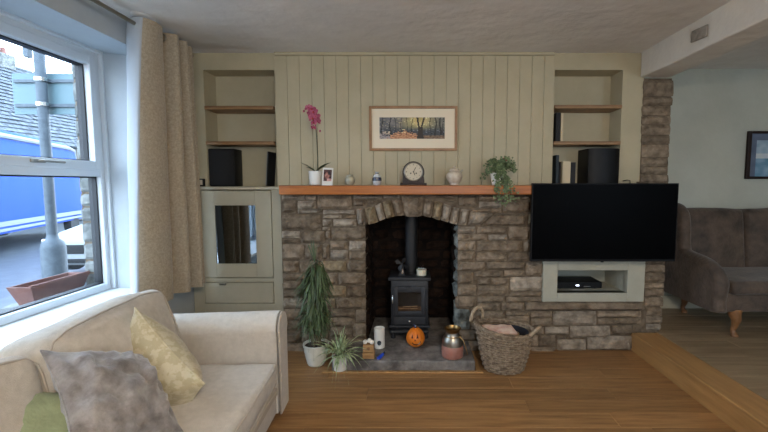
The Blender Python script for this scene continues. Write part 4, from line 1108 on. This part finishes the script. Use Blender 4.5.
# milk churn
c = onh(453, 359); c.y += .055
mc = thing('copper_churn', tuple(c), 'pot-bellied glass and metal storm jar with pink base and wire handle on the hearth', 'jar')
obj('lower_body', MB().lathe(c, [(.074,0),(.082,.005),(.084,.02),(.083,.088),(.080,.093)], 36), M_wax, mc, smooth=True)
obj('shoulder', MB().lathe(c, [(.081,.092),(.080,.118),(.072,.150),(.056,.170),(.051,.182),(.051,.196)], 36, cap=False), MATS['dull_nickel'], mc, smooth=True)
obj('neck_rim', MB().lathe(c, [(.051,.192),(.055,.205),(.064,.214),(.066,.221),(.058,.223),(.052,.212),(.049,.20),(.048,.17)], 36, cap=False), MATS['aged_brass'], mc, smooth=True)
hp_ = [c+Vector((.052,-.035,.168)), c+Vector((.078,-.05,.14)), c+Vector((.092,-.058,.10)), c+Vector((.104,-.06,.06)), c+Vector((.108,-.058,.035))]
obj('wire_handle', MB().tube([tuple(v) for v in hp_], .0035, 6), M_brass, mc, smooth=True)
obj('wire_collar', MB().tube([tuple(c+Vector((.062*math.cos(2*PI*k/28), .062*math.sin(2*PI*k/28), .164))) for k in range(28)], .003, 6, closed=True), M_brass, mc, smooth=True)

# ================================================================ LOG BASKET
bc = Vector((.668, 2.955, 0))
bk = thing('log_basket', tuple(bc), 'woven grey wicker basket with two loop handles holding newspaper and logs', 'basket')
BH = .315
def brad(z): t = z/BH; return (.142+.076*t**.8, .122+.062*t**.8)
wv = MB(); NS = 30
def rim_tilt(z, a): return z + (z/BH)*(-.026*math.cos(a) + .012*math.cos(a)**2)
rows_ = 17
for j in range(rows_):
    z = .012 + (BH-.03)*j/(rows_-1)
    rx_, ry_ = brad(z); pts = []
    for k in range(NS*3):
        a = 2*PI*k/(NS*3); w_ = .005*math.cos(a*NS/2 + j*PI)
        pts.append((bc.x+(rx_+w_)*math.cos(a), bc.y+(ry_+w_)*math.sin(a), rim_tilt(z, a)))
    wv.tube(pts,   .0083, 6, closed=True)
obj('weave', wv, M_wicker, bk, smooth='full')
sk = MB()
for k in range(NS):
    a = 2*PI*k/NS; sk.tube([(bc.x+brad(z)[0]*math.cos(a), bc.y+brad(z)[1]*math.sin(a), rim_tilt(z, a)) for z in (0.003, .1, .2, .3, BH)], .005, 5)
o_ = obj('stakes', sk, M_wicker, bk, smooth='full'); o_['kind'] = 'stuff'
rx_, ry_ = brad(BH); rm_ = MB()
for ph in (0, PI):
    rm_.tube([(bc.x+(rx_+.008*math.cos(k*.9+ph))*math.cos(2*PI*k/72), bc.y+(ry_+.008*math.cos(k*.9+ph))*math.sin(2*PI*k/72), rim_tilt(BH, 2*PI*k/72)+.004*math.sin(k*.9+ph)) for k in range(72)], .010, 6, closed=True)
obj('rim', rm_, M_wicker, bk, smooth='full')
obj('liner', MB().lathe(bc+Vector((0,0,.02)), [(.120,0),(.184,.27)], 32, 1, .82, cap=False).lathe(bc+Vector((0,0,.19)), [(.160,0),(.158,.012)], 32, 1, .80), M_liner, bk, smooth=True)
def handle(a0, out, tv_):
    ce = Vector((bc.x+rx_*math.cos(a0), bc.y+ry_*math.sin(a0), rim_tilt(BH, a0)))
    tg_ = Vector(tv_).normalized(); od = Vector((math.cos(a0), math.sin(a0), 0))
    pts = []
    for k in range(15):
        t = PI*k/14; pts.append(ce + tg_*.058*math.cos(t) + (Vector((0,0,1))*.10*out[1] + od*.10*out[0])*math.sin(t)**.8)
    mb = MB()
    for ph in (0, PI): mb.tube([p + Vector((.004*math.cos(i*1.4+ph), .004*math.sin(i*1.4+ph), 0)) for i, p in enumerate(pts)],   .0115, 6)
    obj('handle', mb, M_whandle, bk, smooth='full')
handle(PI*.86, (-.1, 1.0), (.85, .5, 0)); handle(-.50, (.45, .55), (.6, .8, 0))
# papers and logs in the basket
def slab(name, c, sz, rot, m, lab, cat, grp=None, bend=.01, nm2=None):
    t = obj(name, MB().rbox((0,0,0), Vector(sz)/2, min(sz)*.35, 2, 8, fn=lambda p: Vector((p.x, p.y, p.z+bend*noise.noise(p*12)))), m, smooth='full', loc=(0,0,0))
    t.location = c; t.rotation_euler = rot; return tag(t, lab, cat, 'logs in the wicker basket' if name == 'split_log' else grp)
slab('folded_newspaper', (.63, 2.94, .305), (.24,.13,.022), (.12,.05,.15), M_paper, 'pinkish folded newspaper lying on top in the wicker basket', 'newspaper')
slab('split_log', (.63, 2.88, .262), (.22,.05,.05), (0,.06,.05), M_log, 'pale split log at the front inside the wicker basket', 'log')
slab('split_log', (.69, 2.95, .262), (.18,.055,.05), (0,-.1,-.3), M_log, 'split log under the newspaper towards the right of the wicker basket', 'log')
slab('split_log', (.65, 3.02, .265), (.20,.05,.05), (0,.05,.2), M_log, 'split log at the back inside the wicker basket', 'log')

# ================================================================ PLANTS ON THE FLOOR
c = aZ(314, 368.5, 0); c.y += .075
dp = thing('dracaena', tuple(c), 'tall drooping dark green dragon tree in a ribbed cream pot', 'plant')
pr = [(.056,0),(.064,.006)]
for k in range(1, 25):
    t = k/24; pr.append((.064+.031*t**.8 + .0022*math.cos(k*PI), .006+.150*t))
pr += [(.099,.162),(.099,.17),(.092,.171),(.088,.15)]
obj('pot', MB().lathe(c, pr, 36), M_potrib, dp, smooth='full')
obj('soil', MB().lathe(c+Vector((0,0,.145)), [(.0885,0),(.086,.008)], 24), M_soil, dp)
stems_ = [((.0,.01),(.005,-.01),.78),((-.03,.0),(-.045,.0),.60),((.03,.01),(.045,.0),.70),((-.01,-.02),(-.05,-.04),.34),((.025,-.02),(.05,-.05),.34),((-.02,.0),(-.03,-.01),.74),((.02,.0),(.03,.0),.80)]
for (bx_, by_), (tx_, ty_), hh in stems_:
    b = c+Vector((bx_, by_, .15)); e = c+Vector((tx_, ty_, .15+hh*.82))
    obj('trunk', MB().tube([tuple(b), tuple(b.lerp(e,.5)+Vector((.006,0,0))), tuple(e)], [.009,.008,.006], 7), M_trunk, dp, smooth=True)
    nl = int(30+70*hh)
    for k in range(nl):
        t = R.uniform(.16, 1.0)**.62; p0 = b.lerp(e, t); az = R.uniform(0, 2*PI)
        L_ = R.uniform(.07, .175); dr = R.uniform(.08, .30)*(1 if hh > .4 else .5); rs_ = R.uniform(.03, .09)
        pts = arc(p0, az, L_, rs_, dr+rs_, 7)
        for v in pts:
            v.y = min(v.y, 3.235); v.z = max(v.z, .02)
            if v.z < .2: v.z = max(v.z, .18 if (Vector((v.x-c.x, v.y-c.y)).length < .11) else .06)
        leaf(dp, pts, R.uniform(.012, .019), M_leafD, fold=.4)
for k in range(9):
    e = c + Vector((R.uniform(-.06,.06), R.uniform(-.04,.04), R.uniform(.98, 1.05))); b = c+Vector((.005,-.01,.80))
    leaf(dp, [b.lerp(e, q/5) for q in range(6)], .007, M_leafD, up=(0,1,.1))
c = aZ(339, 373.5, 0); c.y += .05
sp = thing('spider_plant', tuple(c), 'spider plant with arching pale green striped leaves in a small white pot', 'plant')
obj('pot', MB().lathe(c, [(.040,0),(.046,.004),(.056,.10),(.058,.114),(.053,.115),(.050,.10)], 28), M_white, sp, smooth=True)
obj('soil', MB().lathe(c+Vector((0,0,.095)), [(.050,0),(.048,.008)], 20), M_soil, sp)
for k in range(60):
    az = R.uniform(0, 2*PI); L_ = R.uniform(.15, .30); rs_ = R.uniform(.08, .22); dr = R.uniform(.02, .24)
    if k < 5: L_ = R.uniform(.04,.09); rs_ = R.uniform(.2,.27); dr = 0
    pts = arc(c+Vector((R.uniform(-.015,.015), R.uniform(-.015,.015), .105)), az, L_, rs_, dr, 8)
    for v in pts: v.y = min(v.y, 3.235); v.z = max(v.z, .012 if v.x < -.64 else .09 if v.y > 2.88 else .012)
    leaf(sp, pts, R.uniform(.013, .019), M_leafL, fold=.35)

# ================================================================ CURTAIN, ROD
rz_ = 2.435
rd = thing('curtain_rod', (-1.82, 2.0, rz_), 'brushed metal curtain rod running along the top of the window wall', 'curtain rod')
obj('pole', MB().tube([(-1.82, .6, rz_), (-1.82, 3.30, rz_)], .013, 12), M_nickel, rd, smooth=True)
obj('finial', MB().lathe((0,0,0), [(.013,0),(.02,.006),(.02,.03),(.013,.036)], 14), M_nickel, rd, smooth=True)
fo = bpy.data.objects['finial']; fo.rotation_euler = (-PI/2, 0, 0); fo.location = Vector((0, 3.30-2.0, 0)); 
fo.data.transform(Matrix.Translation(wloc(rd)))
for yv in (2.30, 3.16):
    obj('bracket', MB().tube([(-1.82, yv, rz_), (-1.82, yv, ZC-.003)], .007, 8).lathe((-1.82, yv, ZC-.008), [(.03,0),(.03,.007)], 20), M_nickel, rd, smooth=True)
rose = obj('ceiling_rose', MB().lathe((-1.80, 2.74, ZC-.012), [(.085,.011),(.075,.004),(.03,0)], 32, .75, 1.1), M_ceil, smooth=True, loc=(-1.80,2.74,ZC-.012)); tag(rose, 'flat white oval plate on the ceiling above the curtain top', 'ceiling plate')
def curtain(ctrl_t, ctrl_b, z0, z1, lab, rings=True):
    def samp(ct, n=120):
        out = []
        m_ = len(ct)-1
        for i in range(n+1):
            s = i/n*m_; k = min(int(s), m_-1); f_ = s-k; p0 = Vector(ct[max(k-1,0)]); p1 = Vector(ct[k]); p2 = Vector(ct[k+1]); p3 = Vector(ct[min(k+2,m_)])
            out.append(.5*((2*p1)+(-p0+p2)*f_+(2*p0-5*p1+4*p2-p3)*f_*f_+(-p0+3*p1-3*p2+p3)*f_**3))
        return out
    A = samp(ctrl_t); B_ = samp(ctrl_b); NZ = 24
    def sheet(off):
        vs = []; fs = []
        for j in range(NZ+1):
            t = j/NZ; w = t**.8
            for i in range(len(A)):
                p = A[i].lerp(B_[i], w)
                tn = (A[min(i+1, len(A)-1)].lerp(B_[min(i+1, len(A)-1)], w) - A[max(i-1, 0)].lerp(B_[max(i-1, 0)], w)); nr = Vector((tn.y, -tn.x)).normalized() if tn.length > 0 else Vector((1,0))
                wob = .006*noise.noise(Vector((i*.08, t*3, off)))
                o2 = off if i > 15 or off == 0 else .006
                q_ = p + nr*(o2+wob); vs.append((q_.x, q_.y, z1+(z0-z1)*t))
        n = len(A)
        for j in range(NZ):
            for i in range(n-1): fs.append((j*n+i, j*n+i+1, (j+1)*n+i+1, (j+1)*n+i))
        return MB().add(vs, fs)
    t = thing('curtain', (ctrl_b[0][0], ctrl_b[0][1], z0), lab, 'curtain')
    a = obj('fabric', sheet(0), M_curtain, t, smooth='full'); 
    b = obj('lining', sheet(-.005), M_lining, t, smooth='full')
    return t, A
# plan outline of the folds, nearest edge first (x, y)
ct_t = [(x_, 2.75+(y_-2.66)*(3.26-2.75)/(3.28-2.66)) for x_, y_ in [(-1.915,2.66),(-1.86,2.60),(-1.77,2.575),(-1.735,2.64),(-1.735,2.72),(-1.76,2.80),(-1.89,2.84),(-1.80,2.89),(-1.73,2.93),(-1.75,2.99),(-1.89,3.02),(-1.79,3.07),(-1.735,3.11),(-1.77,3.16),(-1.86,3.19),(-1.78,3.24),(-1.77,3.28)]]
ct_b = [(x_, 2.63+(y_-2.62)*(3.245-2.63)/(3.32-2.62)) for x_, y_ in [(-1.905,2.62),(-1.88,2.58),(-1.825,2.555),(-1.77,2.62),(-1.73,2.72),(-1.745,2.84),(-1.89,2.92),(-1.80,2.97),(-1.725,3.00),(-1.73,3.06),(-1.88,3.12),(-1.78,3.16),(-1.70,3.19),(-1.73,3.24),(-1.82,3.27),(-1.76,3.30),(-1.74,3.32)]]
cu, A_ = curtain(ct_t, ct_b, .585, 2.475, 'beige eyelet curtain with white lining gathered at the far side of the window')
for (ya, xa) in ((2.685,-1.80),(2.87,-1.80),(2.93,-1.80),(3.04,-1.80),(3.08,-1.80)):
    cc = Vector((xa, ya, rz_)); obj('eyelet', MB().tube([cc+Vector((.024*math.cos(2*PI*k/20), 0, .024*math.sin(2*PI*k/20))) for k in range(20)], .006, 8, closed=True), M_nickel, cu, smooth='full')
near_t = [(-1.915,.72),(-1.80,.74),(-1.75,.80),(-1.80,.86),(-1.86,.90),(-1.78,.94),(-1.75,1.0),(-1.85,1.06),(-1.77,1.12),(-1.76,1.18),(-1.86,1.22)]
curtain(near_t, near_t, .585, 2.475, 'second beige curtain at the near side of the window, seen only in the cupboard glass')

# small grey plate on the beam
pb_ = MB().rbox((0,0,0), (.006,.075,.038), .012 if False else .005, 2)
bp = obj('beam_plate', pb_, M_mortar, smooth=True, loc=(0,0,0)); bp.data.materials[0] = M_patch
bp.location = (1.888, 2.755, 2.398); bp.rotation_euler = (math.radians(4), 0, 0); tag(bp, 'small bare grey oblong patch fixed on the white beam', 'plate')
# ================================================================ CREAM SOFA (left)
SF = Matrix.Translation((-.81, 2.43, 0)) @ Matrix.Rotation(math.radians(3.0), 4, 'Z')
so = thing('sofa', (-.81, 2.43, 0), 'cream linen three-seat sofa along the window wall in the foreground', 'sofa', rot=(0, 0, math.radians(3.0)))
def wr(s, a, f): return lambda p: Vector((p.x+a*noise.noise(p*f+Vector((s,0,0))), p.y+a*noise.noise(p*f+Vector((0,s,0))), p.z+a*noise.noise(p*f+Vector((0,0,s)))))
def arm(y0, y1, nm='arm'):
    yc = (y0+y1)/2; hw = abs(y1-y0)/2; prof = []
    prof = [(yc-hw*.86, .05), (yc-hw*.86, .50)] + [(yc+hw*1.0*math.cos(PI-PI*k/12)*1.02, .530+.10*math.sin(PI*k/12)) for k in range(13)] + [(yc+hw*.86, .50), (yc+hw*.86, .05)]
    mb = MB(); n_ = len(prof); vs = []; fs = []; xs_ = [-.93+.92*i/14 for i in range(15)] 
    for i, x in enumerate(xs_):
        for (yy, z) in prof: vs.append((x, yy+.003*noise.noise(Vector((x*5, yy*5, z*5))), z+.005*noise.noise(Vector((x*4, yy*3, 2)))+(.012*(i/14) if z > .3 else 0)))
    for i in range(14):
        for k in range(n_): fs.append((i*n_+k, i*n_+(k+1) % n_, (i+1)*n_+(k+1) % n_, (i+1)*n_+k))
    fs.append(tuple(range(n_))); fs.append(tuple(14*n_+k for k in range(n_)))
    a = obj(nm, mb.add(vs, fs), M_sofa, so, smooth=True, local=True)
    pp = [(-.008, yc+(yy-yc)*.93, z-.004+.012*(z > .3)) for yy, z in prof]
    obj('front_panel', MB().prism([(0, yy, z) for _, yy, z in pp], (.010, 0, 0)), M_sofa, a, local=True)
    obj('piping', MB().tube([(.004, yy, z) for _, yy, z in pp], .0055, 6), M_pipe, a, smooth='full', local=True)
arm(-.185, 0); arm(-2.15, -1.97)
obj('base', MB().rbox((-.475, -1.075, .15), (.455, .93, .10), .015, 2), M_sofa, so, smooth=True, local=True)
obj('base_band', MB().rbox((-.012, -1.075, .20), (.008, .885, .022), .007, 2), M_pipe, so, smooth=True, local=True)
obj('back_frame', MB().rbox((-.86, -1.075, .40), (.085, 1.05, .31), .06, 4, 6), M_sofa, so, smooth=True, local=True)
for y0, y1 in ((-1.075, -.19), (-1.96, -1.08)):
    sc2 = obj('seat_cushion', MB().rbox((-.385, (y0+y1)/2, .312), (.385, (y1-y0)/2-.003, .062), .022, 3, 16, puff=(.012,.004,.030), fn=wr(y0, .006, 7)), M_sofa, so, smooth='full', local=True)
    for zz in (.262, .362):
        obj('piping', MB().tube([(-.70, y1-.012, zz), (-.03, y1-.008, zz), (-.006, y1-.03, zz), (.004, y1-.1, zz), (.010, (y0+y1)/2, zz), (.004, y0+.1, zz), (-.006, y0+.03, zz), (-.03, y0+.008, zz)], .005, 6), M_pipe, sc2, smooth='full', local=True)
for (yy, xx, hh, dz, tl, sd_) in ((-.60, -.655, .385, .60, -.26, 1), (-1.40, -.67, .40, .575, -.22, 2)):
    rt = rotm(0, tl, 0)
    bc_ = obj('back_cushion', MB().rbox((xx, yy, dz), (.115, hh, .215), .055, 4, 18, puff=(.060,.012,.028), rot=rt, fn=wr(sd_*9, .014, 6)), M_sofa2, so, smooth='full', local=True)
    for sx_ in (-.105, .105):
        pp = []
        for k in range(41):
            a = 2*PI*k/40; cx2, sx2 = math.cos(a), math.sin(a); m_ = max(abs(cx2), abs(sx2))
            m_ = (abs(cx2)**6+abs(sx2)**6)**(1/6)
            p = Vector((sx_, hh*cx2/m_*1.0, .215*sx2/m_*1.0)); pp.append(rt @ wr(sd_*9, .014, 6)(p) + Vector((xx, yy, dz)))
        obj('piping', MB().tube(pp, .005, 6, closed=False), M_pipe, bc_, smooth='full', local=True)
for xx in (-.06, -.88):
    for yy in (-.06, -2.08): obj('foot', MB().lathe((xx, yy, 0), [(.025,0),(.03,.055)], 12), M_clockw, so, local=True)

def pillow(name, c, u, v, half, th, m, lab, seed, wrk=.02, wf=5, fold=0):
    half = half if isinstance(half, tuple) else (half, half)
    c = Vector(c); u = Vector(u).normalized(); v = Vector(v); v = (v - u*v.dot(u)).normalized(); n = u.cross(v)
    N_ = 30; vs = []; fs = []
    def pt(a, b, s):
        e = (1-a*a)*(1-b*b)
        h_ = th*(max(0, (1-abs(a)**2.4))**.62)*(max(0, (1-abs(b)**2.4))**.62)
        pin = 1 - .09*(1-abs(a)**2)*(abs(b)**2) ; pin2 = 1 - .09*(1-abs(b)**2)*(abs(a)**2)
        x = a*half[0]*pin2; y = b*half[1]*pin
        nn = noise.noise(Vector((a*wf, b*wf*.7, seed+s*3)))*wrk + noise.noise(Vector((a*wf*2.3, b*wf*1.6, seed+7+s)))*wrk*.5
        h2 = s*(h_ + nn*min(1, e*3.5))
        return c + u*x + v*y + n*(h2 + fold*.5*(a*b))
    for s in (1, -1):
        base = len(vs)
        for j in range(N_+1):
            for i in range(N_+1):
                a = math.sin((i/N_*2-1)*PI/2); b = math.sin((j/N_*2-1)*PI/2); vs.append(pt(a, b, s))
        for j in range(N_):
            for i in range(N_):
                q = (base+j*(N_+1)+i, base+j*(N_+1)+i+1, base+(j+1)*(N_+1)+i+1, base+(j+1)*(N_+1)+i); fs.append(q if s == 1 else q[::-1])
    t = thing(name, tuple(c), lab, 'cushion')
    mb = MB().add(vs, fs)
    o = obj('cover', mb, m, t, smooth='full')
    bm = bmesh.new(); bm.from_mesh(o.data); bmesh.ops.remove_doubles(bm, verts=bm.verts, dist=.0004); bmesh.ops.recalc_face_normals(bm, faces=bm.faces); bm.to_mesh(o.data); bm.free()
    for p in o.data.polygons: p.use_smooth = True
    edge = [pt(math.sin(k*PI/2/10), -1, 0) for k in range(-10, 10)] + [pt(1, math.sin(k*PI/2/10), 0) for k in range(-10, 10)] + [pt(-math.sin(k*PI/2/10), 1, 0) for k in range(-10, 10)] + [pt(-1, -math.sin(k*PI/2/10), 0) for k in range(-10, 10)]
    obj('seam', MB().tube(edge, .0035, 6, closed=True), m, t, smooth='full')
    return t
TL = aY(49, 354, 1.42); _u = Vector((.11,.30,-.14)).normalized(); _d = Vector((.277,-.25,-.22)).normalized()
pillow('scatter_cushion', TL + _u*.20 + _d*.20, _u, -_d, (.205, .215), .085, M_pgrey, 'crushed grey velvet cushion in the middle of the cream sofa', 3, .030, 4.5)
_a = Vector((.35,-.11,-.29)).normalized(); _v = Vector((-.55,.8,-.35)).normalized(); _b = _v.cross(_a).normalized()
if _b.z > 0: _b = -_b
_w = (_b*math.cos(math.radians(68)) + _v*math.sin(math.radians(68)))
pillow('scatter_cushion', (Vector((-1.165, 1.80, .560)) + _w*.06), _a, -_w, (.245,.20), .115, M_pcream, 'cream brocade cushion propped on its corner beside the far arm of the sofa', 5, .010, 4)
pillow('scatter_cushion', (-1.27, 1.25, .53), (.62,.62,-.42), (-.35,.35,.62), .20, .07, M_pgreen, 'pale sage green cushion tucked between the grey cushion and sofa back', 9, .014, 4)

# ================================================================ BROWN SETTEE (right, on the raised floor)
bs = thing('settee', (3.1, 3.5, ZP), 'brown crushed velvet wing settee on carved legs against the far wall', 'sofa')
X0, X1, YF, YBk = 2.37, 3.88, 3.15, 3.90
obj('seat_rail', MB().rbox(((X0+X1)/2, 3.50, .445), ((X1-X0)/2-.05, .36, .075), .03, 3, 10), M_brownv, bs, smooth=True)
obj('seat_cushion', MB().rbox(((X0+X1)/2, 3.42, .57), ((X1-X0)/2-.15, .30, .055), .035, 3, 14, puff=(0,.012,.022), fn=wr(3, .006, 5)), M_brownv, bs, smooth='full')
for k, (a, b) in enumerate(((2.47, 3.10), (3.105, 3.78))):
    obj('back_panel', MB().rbox(((a+b)/2, 3.79, .83), ((b-a)/2, .07, .335), .05, 4, 14, puff=(0,.05,.01), rot=rotm(-.10, 0, 0), fn=wr(k+4, .008, 5)), M_brownv, bs, smooth='full')
obj('back_shell', MB().rbox(((X0+X1)/2, 3.865, .76), ((X1-X0)/2-.06, .035, .40), .03, 3), M_brownv, bs, smooth=True)
def wing(xo, s):
    # outer shell profile in y-z: swept wing falling to the arm, extruded in x with rolled edge
    pr_ = [(3.90,.37),(3.90,1.13),(3.86,1.165),(3.78,1.175),(3.70,1.16),(3.65,1.11),(3.635,1.0),(3.63,.88),(3.615,.79),(3.56,.755),(3.45,.745),(3.32,.73),(3.21,.69),(3.155,.62),(3.16,.55),(3.18,.48),(3.17,.37)]
    o_ = obj('wing_arm', MB().prism([(xo, y_, z_) for y_, z_ in pr_], (s*.10, 0, 0)), M_brownv, bs, smooth=True)
    ed_ = [(xo+s*.055, y_, z_) for y_, z_ in pr_[1:]]
    sm_ = []
    for i in range(len(ed_)-1):
        for q in range(4): sm_.append(Vector(ed_[i]).lerp(Vector(ed_[i+1]), q/4))
    sm_.append(Vector(ed_[-1]))
    for _ in range(3): sm_ = [sm_[0]] + [(sm_[i-1]+sm_[i]*2+sm_[i+1])/4 for i in range(1, len(sm_)-1)] + [sm_[-1]]
    obj('rolled_edge', MB().tube(sm_, .058, 12), M_brownv, o_, smooth='full')
wing(X0+.02, 1); wing(X1-.02, -1)
def cab(x, y, s):
    z = ZP
    return MB().tube([(x, y, z+.225), (x+s*.002, y-.004, z+.18), (x-s*.008, y-.012, z+.14), (x-s*.004, y-.004, z+.09), (x+s*.004, y+.004, z+.05), (x, y-.004, z+.024), (x-s*.002, y-.012, z+.012), (x-s*.002, y-.014, z)], [.052,.046,.036,.025,.019,.021,.028,.026], 12)
for x, s in ((2.60-.005, -1), (3.70, 1)):
    obj('leg', cab(x, 3.185, s), M_leg, bs, smooth=True)
    obj('leg', cab(x, 3.80, s), M_leg, bs, smooth=True)

# picture on the far wall
p = aY(748.5, 131, YR-.02); q = aY(748.5, 179, YR-.02)
rp_ = thing('framed_picture', (p.x+.22, YR, q.z), 'dark-framed glazed picture on the grey-green wall above the brown settee', 'picture')
x0, x1, z0, z1 = p.x, p.x+.46, q.z, p.z; f = MB(); w = .035; y0, y1 = YR-.03, YR-.001
f.bbox((x0,y0,z0),(x0+w,y1,z1),.005); f.bbox((x1-w,y0,z0),(x1,y1,z1),.005); f.bbox((x0+w,y0,z0),(x1-w,y1,z0+w*.7),.005); f.bbox((x0+w,y0,z1-w*.7),(x1-w,y1,z1),.005)
obj('frame', f, M_clockw, rp_)
def seaf(u, v):
    n_ = noise.noise(Vector((u*6, v*9, 8)))
    if u < .16 or v > .86: return (96+10*n_, 108+10*n_, 130+10*n_)
    if v > .55: return (150+30*n_, 172+24*n_, 190+20*n_)
    if v > .42: return (196+20*n_, 204+20*n_, 206)
    return (112+40*n_, 150+30*n_, 176+30*n_)
painted('print', (x0+w, YR-.012, z0+w*.7), (x1-x0-2*w,0,0), (0,0,z1-z0-1.4*w), 26, 26, seaf, M_printg, rp_)

# ================================================================ ADDED FILL LAMP (unseen, behind the viewpoint)
lp = thing('fill_lamp', (.4, -.5, ZC), 'unseen white drum lamp added behind the viewpoint as warm fill', 'lamp')
obj('canopy', MB().lathe((.4, -.5, ZC-.02), [(.05,0),(.05,.0199)], 20), M_white, lp)
obj('drop', MB().tube([(.4,-.5,ZC-.02),(.4,-.5,ZC-.13)], .008, 8), M_chrome, lp)
shd = mat('fill_lamp_fabric', (240,226,200), .9, emis=(255,224,180), estr=1.5)
obj('shade', MB().lathe((.4, -.5, ZC-.33), [(.22,0),(.20,.22)], 32, cap=False), shd, lp, smooth='full')
bl = bpy.data.lights.new('fill_light', 'POINT'); bl.energy = FILL_W; bl.color = (1, .86, .70); bl.shadow_soft_size = .12  # warm frontal fill, added to lift the interior against the window light
bo = bpy.data.objects.new('fill_light', bl); bo.location = (.4, -.5, ZC-.36); C.objects.link(bo)
